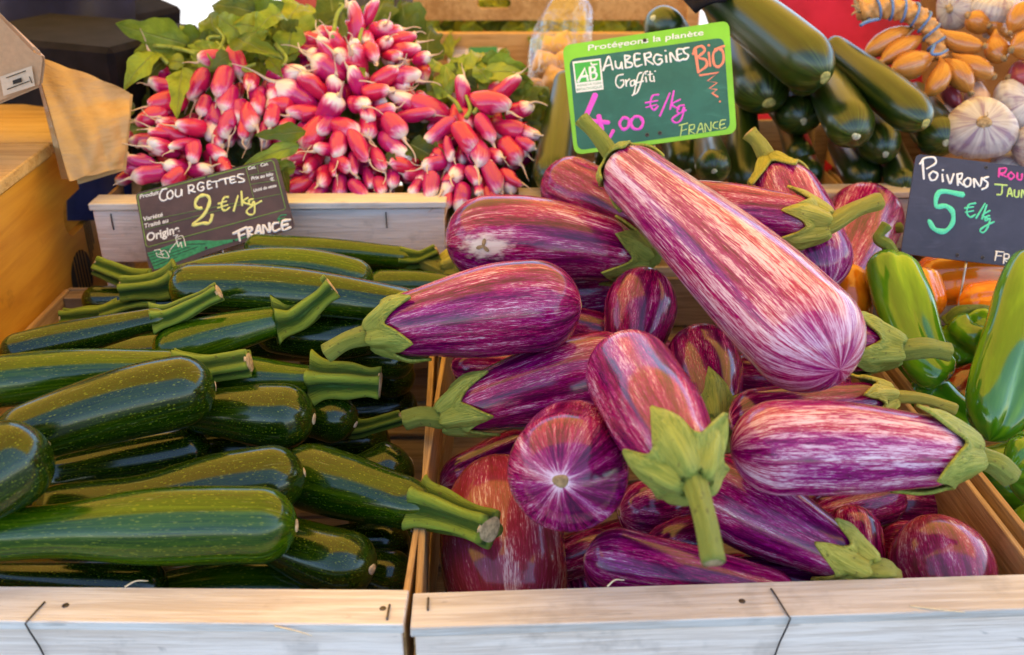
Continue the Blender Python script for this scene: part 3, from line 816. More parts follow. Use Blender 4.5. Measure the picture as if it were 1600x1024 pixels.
def courgette(key, label, a, b_, W, za, zb, light=0.0, bend=(0, 0, 0), stem=None, stem_dD=0.0, neck=.78, L=None, scar=True, seed=None, srad=None, cap1=.95, waist=.0, group='courgettes in the left crate', name='courgette', mat=None, cat='courgette', scar_mat='cut_pale', scar_r=.17, stem_m='cour_stem'):
    P0, P1 = ends(key, a, b_, za, zb, L)
    seed = sum(map(ord, key)) * 11 % 991
    R = W / 2 * depth((P0 + P1) / 2) / FPX
    rgc = np.random.default_rng(seed)
    neck = neck * rgc.uniform(.80, .98)
    ax_ = (P1 - P0) / np.linalg.norm(P1 - P0)
    bv = np.cross(ax_, -CF); bend = np.asarray(bend) + bv * rgc.normal(0, .0035)
    b = Body(P0, P1, R, bend, neck, seed, cap1, .75, waist, .022, 36)
    f0 = b.fn
    b.fn = lambda t, th: f0(t, th) + .05 * np.cos(5 * th + seed) * np.exp(-np.asarray(t) * 7) + .008 * np.cos(5 * th + seed)
    root_p = np.array(((P0 + P1) / 2)[:2].tolist() + [min(P0[2], P1[2]) - R])
    root = thing(name, label, cat, root_p, group)
    obj('body', b.mesh(mat or COUR[seed % len(COUR)], root_p), root)
    CAPS[key] = (b.P.copy(), b.rad.copy())
    if scar:
        obj('blossom_scar', disc_mesh('blossom_scar', b.P[-1] - b.T[-1] * .0009 - root_p, b.T[-1], R * scar_r, .0016, MT[scar_mat], seed), root)
    if stem is not None:
        E_ = at(stem[0], stem[1], D=depth(P0) + stem_dD)
        r0 = (srad or R * neck * .66) * .88
        st, P, RR = ridged_stem([P0 + b.T[0] * .012, P0 - b.T[0] * .004, P0 + (E_ - P0) * .5 - b.T[0] * .003, E_], r0, r0 * .72, root_p, MT[stem_m], 5, .26, 1.34, 1.14, 'stem', 24, seed)
        so = obj('stem', st, root)
        obj('cut_end', disc_mesh('cut_end', P[-1] - (P[-1] - P[-2]) * .2, P[-1] - P[-2], RR[-1] * .85, .0014, MT['cut'], seed), so)
    return b
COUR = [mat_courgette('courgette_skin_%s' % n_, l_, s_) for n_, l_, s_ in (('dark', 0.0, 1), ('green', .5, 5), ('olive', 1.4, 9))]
COURG = [
 ('C1', 'longest bright green courgette lying along the front board', (-150, 850), (464, 822), 122, -.006, -.004, dict(light=1, bend=(0, .004, .004), waist=.20, mat=COUR[2])),
 ('C2', 'courgette lowest at the front board, half hidden under the longest', (190, 945), (518, 930), 98, -.040, -.034, dict()),
 ('C3', 'courgette whose rounded end points right beside the longest one', (410, 835), (582, 890), 110, -.030, -.030, dict(mat=COUR[0])),
 ('C4', 'dark courgette end in the front right corner of the courgette crate', (540, 880), (645, 905), 78, -.060, -.060, dict(mat=COUR[0])),
 ('C5', 'thick courgette at the left edge with its round scar facing right', (-150, 830), (72, 690), 142, .018, .036, dict(mat=COUR[0])),
 ('C6', 'dark courgette with a waist, second row from the front board', (50, 800), (476, 738), 104, .004, .014, dict(waist=.16, mat=COUR[0], bend=(0, 0, .004))),
 ('C7', 'courgette whose chunky stem hangs over into the aubergine crate', (676, 796), (445, 735), 108, .004, .0, dict(stem=(766, 828), stem_dD=-.03, srad=.0160, mat=COUR[1], neck=.8)),
 ('C8', 'dark rounded courgette end behind the one with the overhanging stem', (530, 745), (643, 720), 88, -.026, -.024, dict(mat=COUR[0])),
 ('C9', 'big glossy courgette slanting up to the right on the left side of the heap', (-10, 700), (336, 604), 116, .042, .050, dict(mat=COUR[0], bend=(0, 0, .004))),
 ('C10', 'plump courgette pointing right, below the stemmed one in mid heap', (280, 640), (491, 655), 102, .026, .026, dict(mat=COUR[0])),
 ('C11', 'short courgette end showing right of the plump one', (430, 655), (556, 664), 78, .002, .004, dict(mat=COUR[0])),
 ('C12', 'courgette low near the divider showing only its dark stem', (556, 668), (440, 640), 62, -.008, -.01, dict(stem=(627, 652), mat=COUR[0])),
 ('C13', 'long olive courgette from the left edge with a ridged stem in mid heap', (296, 578), (-110, 612), 84, .058, .058, dict(stem=(390, 566), srad=.0135, mat=COUR[2], bend=(0, 0, .004), scar=False)),
 ('C14', 'olive courgette with a broad ridged stem beside the crate divider', (512, 595), (330, 590), 72, .026, .024, dict(stem=(594, 600), srad=.0155, mat=COUR[2])),
 ('C15', 'slim dark courgette at the left crate edge, stem tilted up to the right', (262, 494), (2, 556), 60, .078, .060, dict(stem=(342, 456), srad=.0095, mat=COUR[0], neck=.7, bend=(0, 0, .003), scar=False)),
 ('C17', 'courgette in the middle with its knobbly stem raised to the right', (452, 498), (240, 560), 72, .066, .052, dict(stem=(521, 448), srad=.0145, mat=COUR[2], scar=False)),
 ('C18', 'long arched courgette below the brown price sign', (660, 485), (267, 452), 80, .056, .066, dict(mat=COUR[1], bend=(0, 0, .010), scar=False)),
 ('C19', 'dark courgette behind the raised knobbly stem', (400, 515), (602, 508), 74, .030, .032, dict(mat=COUR[0])),
 ('C20', 'courgette right under the brown sign with a bright stem pointing left', (262, 444), (582, 444), 62, .050, .052, dict(stem=(190, 452), srad=.0135, mat=COUR[2], bend=(0, 0, .012), scar=False)),
 ('C28', 'courgette at the back left corner with a dark stem pointing left', (214, 440), (440, 470), 56, .038, .03, dict(stem=(150, 414), srad=.0125, mat=COUR[1])),
 ('C21', 'rearmost courgette lying against the back of its crate', (645, 404), (383, 388), 46, .046, .050, dict(stem=(683, 392), srad=.009, mat=COUR[2], bend=(0, 0, .004))),
 ('C22', 'yellowish courgette end next to the pale aubergine stem at the back', (720, 450), (574, 448), 54, .03, .03, dict(mat=COUR[2])),
 ('C23', 'courgette by the left crate wall with a short stem pointing left', (160, 494), (360, 480), 58, .030, .03, dict(stem=(98, 497), srad=.0115, mat=COUR[1])),
 ('C29', 'courgette behind the slim dark one, stem lying beside the crate wall', (222, 476), (420, 455), 52, .044, .042, dict(stem=(160, 492), srad=.0095, mat=COUR[1])),
 ('C30', 'dark courgette end touching the left crate wall at the back', (330, 455), (128, 470), 46, .024, .022, dict(mat=COUR[0], scar=False)),
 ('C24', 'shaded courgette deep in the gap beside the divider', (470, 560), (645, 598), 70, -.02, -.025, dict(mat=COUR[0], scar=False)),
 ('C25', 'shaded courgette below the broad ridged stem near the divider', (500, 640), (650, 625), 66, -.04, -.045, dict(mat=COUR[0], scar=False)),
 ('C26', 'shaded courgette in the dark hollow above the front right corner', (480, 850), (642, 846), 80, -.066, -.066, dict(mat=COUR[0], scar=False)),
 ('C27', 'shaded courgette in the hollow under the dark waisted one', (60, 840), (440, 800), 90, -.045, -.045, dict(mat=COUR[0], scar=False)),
 ('C32', 'added courgette filling the gap above the waisted one', (120, 720), (470, 700), 92, -.03, -.03, dict(mat=COUR[0], scar=False)),  # added courgettes lie low in the heap to make gaps black
 ('C33', 'added courgette under the thick left-edge one', (-60, 780), (180, 770), 90, -.04, -.04, dict(mat=COUR[0], scar=False)),
 ('C34', 'added courgette along the bottom behind the front board', (-40, 925), (330, 925), 96, -.075, -.075, dict(mat=COUR[0], scar=False)),
 ('C35', 'added courgette below the plump one and the short end', (330, 700), (610, 690), 84, -.045, -.045, dict(mat=COUR[0], scar=False)),
 ('C36', 'added courgette under the long arched one', (330, 540), (620, 530), 76, .0, .0, dict(mat=COUR[0], scar=False)),
 ('C37', 'added courgette against the divider below the overhanging stem', (560, 790), (650, 870), 76, -.07, -.07, dict(mat=COUR[0], scar=False)),
 ('C38', 'added courgette at the back, below the rearmost one', (420, 425), (690, 430), 54, .02, .02, dict(mat=COUR[0], scar=False)),
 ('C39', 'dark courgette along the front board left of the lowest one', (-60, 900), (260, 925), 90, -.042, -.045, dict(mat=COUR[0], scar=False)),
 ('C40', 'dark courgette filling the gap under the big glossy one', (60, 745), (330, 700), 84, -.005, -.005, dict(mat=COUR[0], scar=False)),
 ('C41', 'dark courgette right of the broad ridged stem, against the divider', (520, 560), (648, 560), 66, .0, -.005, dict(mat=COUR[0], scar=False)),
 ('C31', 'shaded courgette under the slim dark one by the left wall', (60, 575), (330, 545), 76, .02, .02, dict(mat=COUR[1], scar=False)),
]
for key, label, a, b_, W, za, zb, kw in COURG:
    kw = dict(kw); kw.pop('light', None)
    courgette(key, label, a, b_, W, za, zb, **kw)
# ------------------------------------------------------------------ radishes
def radish_mesh(name, seed, slim=1.0):
    rg = np.random.default_rng(seed); tap = rg.normal(0, .12); bend = rg.normal(0, .14)
    t = (1 - np.cos(np.linspace(0, math.pi, 20))) / 2
    r = .5 * np.interp(t, [0, .05, .18, .45, .70, .86, .95, 1], np.array([.10, .34, .48, .5, .485, .37, .18, .03]) * (1 + rg.normal(0, .07, 8)) * np.interp([0, .05, .18, .45, .70, .86, .95, 1], [0, 1], [1 + tap, 1 - tap])) * 2 * slim
    P = np.stack([bend * np.sin(t * 3) + .04 * np.sin(t * 3 + seed), .05 * np.sin(t * 2.3 + 2 * seed), t - .5], 1)
    ph = rg.uniform(0, 6, 3)
    fn = lambda t_, th: 1 + .04 * np.cos(2 * th + ph[0]) + .03 * np.cos(3 * th + ph[1] + 3 * t_)
    V, F, pc = loft(P, np.maximum(r, .012), 18, fn, tt=t, up=(1, 0, 0))
    return mesh_from(name, V, F, MT['radish'], True, pc)
RM = [radish_mesh('radish', k) for k in range(14)]
def tail_mesh(seed):
    rg = np.random.default_rng(50 + seed)
    a = rg.uniform(0, 6.28); c = rg.uniform(.1, .5); ln = rg.uniform(.45, 1.15)
    P = [(.0, 0, .44)]
    for k in range(1, 6):
        u = k / 5
        P.append((c * math.cos(a) * u ** 2 + .05 * math.sin(5 * u + a), c * math.sin(a) * u ** 2 + .05 * math.cos(4 * u + a), .44 + ln * u * (1 - .18 * u)))
    P = curve_pts(P, 16); t = np.linspace(0, 1, 16)
    R = .105 * np.exp(-t * 8) + .034 * (1 - t) + .017
    V, F, pc = loft(P, R, 7, tt=t, up=(1, 0, 0))
    return mesh_from('root_tail', V, F, MT['root'], True, pc)
TM = [tail_mesh(k) for k in range(10)]
# photo pixel of the body centre, pointing direction in the picture (0 right, 90 down), length, width, turn towards the viewer
RAD = {
 'B1': [(246, 103, 245, 38, 29, .3), (270, 91, 235, 26, 20, .4), (252, 136, 185, 34, 29, .5), (256, 163, 160, 36, 29, .4), (231, 180, 150, 36, 26, .3), (268, 190, 190, 30, 27, .75),
        (297, 201, 170, 30, 29, .85), (226, 216, 170, 48, 26, .25), (266, 211, 200, 40, 28, .4), (286, 233, 150, 28, 25, .85), (256, 238, 190, 32, 31, .8), (219, 246, 195, 36, 26, .4),
        (276, 260, 185, 32, 27, .7), (233, 273, 165, 54, 32, .3), (272, 280, 130, 40, 27, .4), (312, 262, 0, 38, 27, .4), (336, 242, 35, 36, 26, .35), (208, 264, 185, 30, 24, .4), (346, 263, 60, 30, 22, .5), (250, 205, 185, 30, 22, .5), (300, 240, 90, 30, 24, .5)],
 'B2': [(332, 95, 165, 40, 26, .4), (366, 100, 65, 42, 33, .3), (316, 137, 110, 50, 33, .3), (346, 133, 100, 46, 36, .3), (392, 126, 80, 28, 25, .8), (355, 157, 95, 36, 34, .5), (404, 153, 80, 40, 31, .4),
        (341, 190, 95, 46, 36, .4), (396, 181, 70, 38, 32, .4), (364, 200, 100, 38, 28, .4), (382, 200, 90, 40, 24, .4), (319, 166, 100, 36, 26, .4), (425, 183, 95, 38, 27, .4), (445, 116, 355, 62, 30, .2),
        (462, 146, 205, 72, 36, .25), (438, 166, 170, 42, 29, .35), (475, 183, 180, 46, 31, .35), (448, 198, 110, 22, 20, .85), (370, 175, 85, 40, 30, .5), (412, 205, 95, 34, 26, .4), (425, 140, 100, 34, 28, .5), (352, 216, 95, 30, 24, .5), (398, 160, 90, 36, 28, .5)],
 'B3': [(544, 37, 268, 60, 33, .15), (574, 20, 295, 46, 23, .15), (589, 45, 350, 30, 30, .7), (612, 51, 350, 40, 24, .3), (513, 55, 180, 42, 29, .4), (488, 63, 185, 32, 21, .3), (526, 71, 240, 36, 26, .5),
        (571, 66, 80, 28, 27, .8), (596, 70, 350, 26, 26, .85), (632, 56, 350, 36, 22, .3), (629, 75, 345, 52, 30, .25), (515, 80, 240, 56, 28, .25), (553, 80, 270, 26, 26, .85), (466, 83, 165, 54, 28, .2),
        (583, 91, 60, 30, 31, .75), (612, 91, 20, 30, 26, .7), (551, 100, 270, 30, 32, .8), (659, 93, 350, 30, 26, .5), (496, 90, 200, 34, 27, .5), (510, 110, 215, 60, 36, .25), (553, 128, 250, 40, 31, .55),
        (493, 131, 220, 52, 32, .3), (602, 118, 330, 46, 30, .3), (632, 126, 5, 46, 28, .3), (529, 136, 270, 28, 27, .85), (589, 146, 0, 44, 32, .4), (518, 168, 320, 36, 38, .75), (558, 166, 20, 34, 36, .75),
        (652, 156, 200, 86, 36, .1), (599, 174, 350, 42, 24, .3), (656, 184, 355, 60, 24, .2), (539, 201, 25, 52, 33, .3), (576, 199, 80, 40, 28, .5), (616, 199, 50, 48, 35, .3), (614, 231, 40, 64, 32, .2),
        (490, 212, 120, 44, 36, .4), (533, 229, 90, 36, 29, .5), (566, 232, 60, 48, 32, .3), (506, 237, 170, 28, 27, .75), (485, 257, 110, 24, 21, .8), (536, 254, 45, 40, 28, .4), (503, 274, 100, 34, 28, .7),
        (526, 266, 80, 24, 20, .7), (466, 242, 160, 34, 24, .4), (460, 266, 180, 40, 22, .3), (466, 292, 150, 44, 32, .4), (495, 302, 115, 38, 30, .5), (531, 294, 90, 46, 29, .35), (563, 300, 50, 38, 28, .4),
        (579, 279, 70, 34, 22, .5), (626, 261, 190, 34, 27, .6), (593, 256, 60, 34, 24, .5), (612, 282, 90, 32, 24, .5), (596, 292, 70, 30, 22, .5), (647, 271, 175, 34, 26, .5), (510, 200, 120, 34, 28, .5), (555, 262, 80, 32, 24, .5), (570, 178, 70, 34, 28, .5), (540, 100, 220, 34, 28, .5)],
 'B4': [(727, 144, 265, 50, 31, .2), (787, 136, 320, 58, 31, .2), (768, 171, 15, 54, 37, .35), (810, 169, 345, 42, 33, .4), (686, 207, 140, 62, 30, .2), (730, 214, 60, 54, 35, .3), (759, 206, 60, 46, 33, .35),
        (812, 204, 15, 60, 33, .25), (705, 232, 75, 40, 21, .35), (740, 249, 75, 36, 34, .7), (772, 242, 30, 30, 29, .75), (798, 237, 55, 52, 36, .35), (679, 257, 160, 42, 29, .4), (715, 267, 120, 30, 30, .75),
        (772, 275, 65, 60, 35, .25), (677, 292, 95, 42, 28, .4), (699, 284, 115, 40, 28, .45), (724, 309, 95, 48, 34, .3), (742, 277, 60, 34, 26, .5), (749, 297, 90, 22, 18, .7), (759, 319, 80, 44, 27, .3),
        (805, 279, 40, 34, 24, .4), (775, 304, 70, 34, 24, .4), (685, 242, 130, 36, 26, .5), (822, 226, 30, 34, 26, .4), (649, 294, 120, 32, 22, .5), (699, 312, 95, 32, 22, .5), (660, 278, 120, 36, 26, .5), (790, 290, 60, 32, 22, .5), (730, 185, 80, 40, 30, .5)],
}
BL = {'B1': 'loose small radish bunch spilling left over the crate corner beside the paper bag',
      'B2': 'radish bunch under the tall leafy tops, left of the highest bunch',
      'B3': 'biggest radish bunch in the middle with two radishes sticking up',
      'B4': 'right-hand radish bunch fanning out below its green tops'}
BC = {'B1': (285, 190), 'B2': (390, 110), 'B3': (560, 150), 'B4': (745, 190)}
bunch = {}
ridx = 0
def pile_D(x, y):
    return 1.135 - .130 * (y / 330.0)
for bk, lst in RAD.items():
    ctr = at(BC[bk][0], BC[bk][1], D=pile_D(*BC[bk]) + .06)
    ctr_b = ctr.copy(); ctr_b[2] = ZR + .085
    root = thing('radish_bunch', BL[bk], 'radishes', ctr_b, 'bunches of pink and white radishes')
    bunch[bk] = (root, ctr_b)
    lst = [(*e, 0) for e in lst]
    rg = np.random.default_rng(len(lst))
    for e in list(lst):                           # the radishes packed behind, seen through the gaps
        if rg.random() < .85:
            lst.append((e[0] + rg.uniform(-18, 18), e[1] + rg.uniform(-12, 16), rg.uniform(30, 150), 42, 27, .4, 1))
        if rg.random() < .35:
            lst.append((e[0] + rg.uniform(-20, 20), e[1] + rg.uniform(-8, 12), e[2] + rg.uniform(-25, 25), 36, 24, .45, 2))
    for (cx, cy, ang, Lp, Wp, q, deep) in lst:
        if deep and (cy > 300 or cy < 70): continue
        f = math.hypot(cx - BC[bk][0], (cy - BC[bk][1])) / 110
        D = pile_D(cx, cy) + .018 * min(1.4, f) ** 2 + rg.uniform(-.006, .006) + (0, .036, .016)[deep]
        P = at(cx, cy, D=D)
        a = rad(ang); k = math.sqrt(1 - q * q)
        d = CR * math.cos(a) * k - CU * math.sin(a) * k - CF * q
        sc = D / FPX
        Wm = Wp * sc * .92 * rg.uniform(.84, 1.12)
        Lm = max(Lp * sc / max(k, .45), Wm * 1.6)
        Lm = min(Lm, Wm * 2.7)
        zq = Vector(d.tolist()).to_track_quat('Z', 'Y')
        roll = Matrix.Rotation(rg.uniform(0, 6.28), 3, 'Z')
        o_ = bpy.data.objects.new('radish', RM[(ridx * 5) % 14])
        o_.rotation_euler = (zq.to_matrix() @ roll).to_euler()
        o_.location = (P - ctr_b).tolist(); o_.scale = (Wm, Wm, Lm)
        link(o_, root)
        if deep != 1:
            t_ = bpy.data.objects.new('root_tail', TM[(ridx * 7) % 10]); link(t_, o_)
            t_.scale = (1, 1, Wm * 2.1 / Lm); t_.location = (0, 0, .44 - .44 * Wm * 2.1 / Lm)
        ridx += 1

# leaves
def leaf_mesh(name, base, tip, width, mat, origin, bow=.25, fold=.25, wave=.08, seed=0, up=None, shape=.55, stalk=0.0):
    rg = np.random.default_rng(seed)
    base = np.asarray(base, float); tip = np.asarray(tip, float)
    ax = tip - base; L = np.linalg.norm(ax); ax = ax / L
    u = -CF if up is None else np.asarray(up, float)
    nrm = u - (u @ ax) * ax; nrm /= np.linalg.norm(nrm)
    sd_ = np.cross(ax, nrm)
    n, m = 17, 9
    V, F, pc = [], [], []
    ph = rg.uniform(0, 6, 3); cur = rg.uniform(-.05, .40); sway = rg.uniform(-.18, .18); twist = rg.uniform(-.9, .9)
    for i in range(n):
        t = i / (n - 1)
        w_ = width * (np.sin(math.pi * min(1, t ** shape)) ** .75 + .02) * .5
        w_ *= 1 + .16 * math.sin(11 * t + ph[0]) + .08 * math.sin(23 * t + ph[1])
        c = base + ax * L * t + nrm * L * (bow * 4 * t * (1 - t) * .5 - cur * t ** 3) + sd_ * L * sway * t * t
        for j in range(m):
            s_ = -1 + 2 * j / (m - 1)
            h = fold * abs(s_) ** 1.5 * w_ + wave * width * math.sin(9 * t + 2.2 * s_ + ph[1]) * abs(s_) + .04 * width * math.sin(16 * t + ph[2] + 3 * s_) * s_ * s_
            h += .05 * width * math.sin(14 * t + 5 * s_ + ph[0]) * math.sin(6 * s_ + ph[2]) + twist * t * s_ * w_
            V.append(c + sd_ * s_ * w_ + nrm * h - origin); pc.append((s_, 0, t))
    for i in range(n - 1):
        for j in range(m - 1):
            a = i * m + j; F.append((a, a + 1, a + m + 1, a + m))
    return mesh_from(name, V, F, mat, True, pc)

def leaf(bk, base, tip, w_, mat='leaf', dD=0.0, dT=0.0, bow=.2, fold=.2, seed=0, shape=.55):
    root, c = bunch[bk]
    Db = pile_D(*base) + dD; Dt = pile_D(*tip) + dD + dT
    P0 = at(*base, D=Db); P1 = at(*tip, D=Dt)
    me = leaf_mesh('leaf', P0, P1, w_ * Db / FPX, MT[mat], c, bow, fold, .10, seed, shape=shape)
    return obj('leaf', me, root)
LV = [('B1', (300, 72), (180, 52), 48, 'leaf', .01, -.03, .22), ('B1', (285, 62), (196, 78), 30, 'leaf_y', .014, -.02, .1), ('B1', (246, 82), (196, 146), 34, 'leaf', -.012, -.01, .25), ('B1', (258, 95), (218, 125), 24, 'leaf_d', .0, .0, .1),
      ('B2', (285, 108), (281, 186), 36, 'leaf', -.02, -.004, .1), ('B1', (290, 100), (250, 90), 24, 'leaf_y', .0, .0, .2), ('B1', (205, 160), (196, 200), 22, 'leaf_d', .01, 0, .2), ('B1', (235, 205), (196, 192), 26, 'leaf', .012, 0, .2),
      ('B2', (350, 70), (312, 10), 40, 'leaf', .01, .0, .2), ('B2', (385, 60), (334, 24), 40, 'leaf', -.005, -.02, .25), ('B2', (400, 20), (330, 8), 44, 'leaf_d', .0, .0, .25), ('B2', (420, 50), (365, 32), 42, 'leaf_y', -.01, -.02, .3),
      ('B2', (440, 20), (392, 52), 40, 'leaf', -.02, -.02, .25), ('B2', (372, 60), (425, 100), 40, 'leaf', -.028, -.02, .2), ('B2', (445, 55), (470, -12), 74, 'leaf_y', .02, .0, .15, .1, .7), ('B2', (420, 8), (380, -20), 44, 'leaf', .02, .0, .2),
      ('B2', (345, 105), (345, 62), 30, 'leaf_y', .0, .0, .2), ('B2', (330, 92), (300, 60), 34, 'leaf', .0, .0, .2), ('B2', (465, 75), (430, 40), 50, 'leaf_d', .015, .0, .3), ('B2', (450, 90), (462, 40), 46, 'leaf', .01, .0, .3),
      ('B2', (300, 90), (345, 110), 26, 'leaf', -.004, .0, .2), ('B2', (360, 85), (330, 110), 22, 'leaf_d', -.01, .0, .2), ('B2', (405, 60), (470, 100), 52, 'leaf_d', .03, .0, .2), ('B2', (320, 60), (270, 75), 40, 'leaf', .02, 0, .2),
      ('B2', (420, 90), (440, 118), 22, 'leaf_y', -.01, 0, .2), ('B2', (395, 30), (445, 12), 40, 'leaf', .01, -.01, .2), ('B2', (350, 30), (400, 5), 42, 'leaf', .015, -.01, .2),
      ('B3', (478, 205), (402, 222), 26, 'leaf', -.02, -.01, .15), ('B3', (468, 228), (372, 250), 24, 'leaf', -.012, -.005, .1), ('B3', (440, 244), (362, 266), 26, 'leaf_d', -.008, -.005, .1), ('B3', (462, 262), (405, 268), 26, 'leaf', .0, 0, .1),
      ('B3', (440, 262), (452, 296), 24, 'leaf_d', .0, 0, .1), ('B3', (540, 60), (524, 8), 16, 'leaf_d', .0, 0, .1), ('B3', (555, 125), (570, 105), 18, 'leaf', -.004, 0, .1), ('B3', (640, 225), (686, 250), 36, 'leaf_d', .01, 0, .15),
      ('B3', (600, 245), (620, 262), 24, 'leaf_d', .01, 0, .1), ('B3', (500, 50), (488, 40), 20, 'leaf', .02, 0, .1),
      ('B4', (735, 130), (760, 72), 52, 'leaf_y', .02, 0, .15), ('B4', (760, 105), (825, 96), 30, 'leaf', .012, -.005, .25), ('B4', (755, 115), (820, 112), 28, 'leaf_y', .0, -.005, .25), ('B4', (700, 130), (720, 85), 36, 'leaf', .02, 0, .2),
      ('B4', (705, 150), (670, 118), 34, 'leaf', .012, 0, .2), ('B4', (715, 120), (690, 140), 36, 'leaf_y', .006, 0, .15), ('B4', (760, 150), (770, 110), 36, 'leaf', .016, 0, .2), ('B4', (810, 170), (836, 118), 52, 'leaf_d', .03, 0, .2),
      ('B4', (800, 150), (850, 160), 40, 'leaf', .03, 0, .2), ('B4', (830, 150), (838, 205), 40, 'leaf_d', .035, 0, .2), ('B4', (745, 140), (700, 108), 36, 'leaf_d', .02, 0, .2), ('B4', (780, 120), (812, 128), 26, 'leaf_y', .004, 0, .2),
      ('B4', (765, 130), (740, 100), 28, 'leaf', .0, 0, .2), ('B4', (690, 165), (660, 145), 30, 'leaf', .02, 0, .2), ('B4', (670, 240), (700, 250), 34, 'leaf_d', .015, 0, .1), ('B4', (825, 190), (848, 240), 34, 'leaf_d', .03, 0, .1), ('B4', (675, 110), (690, 95), 26, 'leaf_y', .02, 0, .2)]
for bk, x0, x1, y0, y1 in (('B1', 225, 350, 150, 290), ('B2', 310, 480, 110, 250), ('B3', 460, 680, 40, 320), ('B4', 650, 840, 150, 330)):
    rg = np.random.default_rng(x0)                    # dark leaves added behind the roots to block bright gaps
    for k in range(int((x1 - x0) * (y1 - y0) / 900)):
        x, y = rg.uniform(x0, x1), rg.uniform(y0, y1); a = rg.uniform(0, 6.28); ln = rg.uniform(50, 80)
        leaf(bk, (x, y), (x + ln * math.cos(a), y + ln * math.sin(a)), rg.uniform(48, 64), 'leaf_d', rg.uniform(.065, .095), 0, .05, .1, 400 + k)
for k, e in enumerate(LV):
    leaf(e[0], e[1], e[2], e[3], e[4], e[5], e[6], e[7], e[8] if len(e) > 8 else .22, k, e[9] if len(e) > 9 else .6)
rg = np.random.default_rng(3)
for (bk, cx, cy, rx, ry, n_) in (('B2', 395, 62, 85, 45, 34), ('B4', 775, 135, 55, 40, 22), ('B1', 285, 85, 45, 25, 12)):
    for k in range(n_):
        a = rg.uniform(0, 6.28); r_ = math.sqrt(rg.random())
        b0 = (cx + rx * r_ * math.cos(a), cy + ry * r_ * math.sin(a)); a2 = rg.uniform(0, 6.28); ln = rg.uniform(30, 60)
        leaf(bk, b0, (b0[0] + ln * math.cos(a2), b0[1] + ln * .7 * math.sin(a2)), rg.uniform(22, 40), ('leaf', 'leaf_d', 'leaf')[k % 3], rg.uniform(.015, .05), rg.uniform(-.02, .02), rg.uniform(.05, .3), rg.uniform(.1, .35), 200 + k)
for (bk, pts) in (('B2', [(352, 100), (330, 75), (325, 60), (345, 58)]), ('B2', [(360, 105), (352, 80), (338, 66)]), ('B2', [(395, 115), (380, 108), (400, 100)]), ('B2', [(430, 70), (447, 90), (440, 105)]), ('B1', [(262, 100), (250, 88), (236, 84)]),
                  ('B1', [(270, 75), (295, 80), (330, 84)]), ('B1', [(240, 72), (280, 76), (320, 92)]), ('B2', [(335, 90), (350, 62), (340, 45)]), ('B4', [(720, 175), (712, 160), (700, 150)]), ('B4', [(728, 185), (735, 170), (728, 150)]), ('B4', [(740, 178), (752, 160), (762, 150)]), ('B3', [(520, 60), (526, 25), (536, 10), (530, 6)]), ('B3', [(560, 85), (562, 60), (566, 45)])):
    root, c = bunch[bk]
    tube('leaf_stalk', [at(x, y, D=pile_D(x, y) - .006) for x, y in pts], .0026, MT['leafstalk'], root, 8, 12, c, .0018)
# ------------------------------------------------------------------ cucumbers
def mat_cucumber(name, seed):
    b = MB(name); pc = b.pc(); x = b.sep(pc)
    n1 = b.noise(b.vadd(b.vmul(pc, (2.5, 2.5, 2)), (seed, seed * 2, seed)), 1, 3, .5)
    st = b.noise(b.vadd(b.vmul(pc, (7, 7, 1.2)), (seed, 0, seed)), 1, 3, .6)
    f = b.noise(b.vmul(pc, (40, 40, 30)), 1, 3, .6)
    col = b.mix(b.step(n1, .3, .7), (.006, .020, .002), (.024, .044, .003))
    tipm = b.math('MULTIPLY', b.math('MULTIPLY', b.step(x[2], .80, .99), b.step(st, .45, .7)), .55)
    col = b.mix(tipm, col, (.16, .26, .035))
    b.bump(b.math('ADD', st, b.math('MULTIPLY', f, .3)), .10, .002)
    return b.done(col, .30, .6, .25, .25)
CUM = [mat_cucumber('cucumber_skin_%s' % n_, s_) for n_, s_ in (('a', 1), ('b', 4), ('c', 8))]
MT['tip_yellow'] = mat_cut('yellow_tip', (.55, .50, .16))
MT['tip_pale'] = mat_cut('pale_tip', (.66, .66, .44))
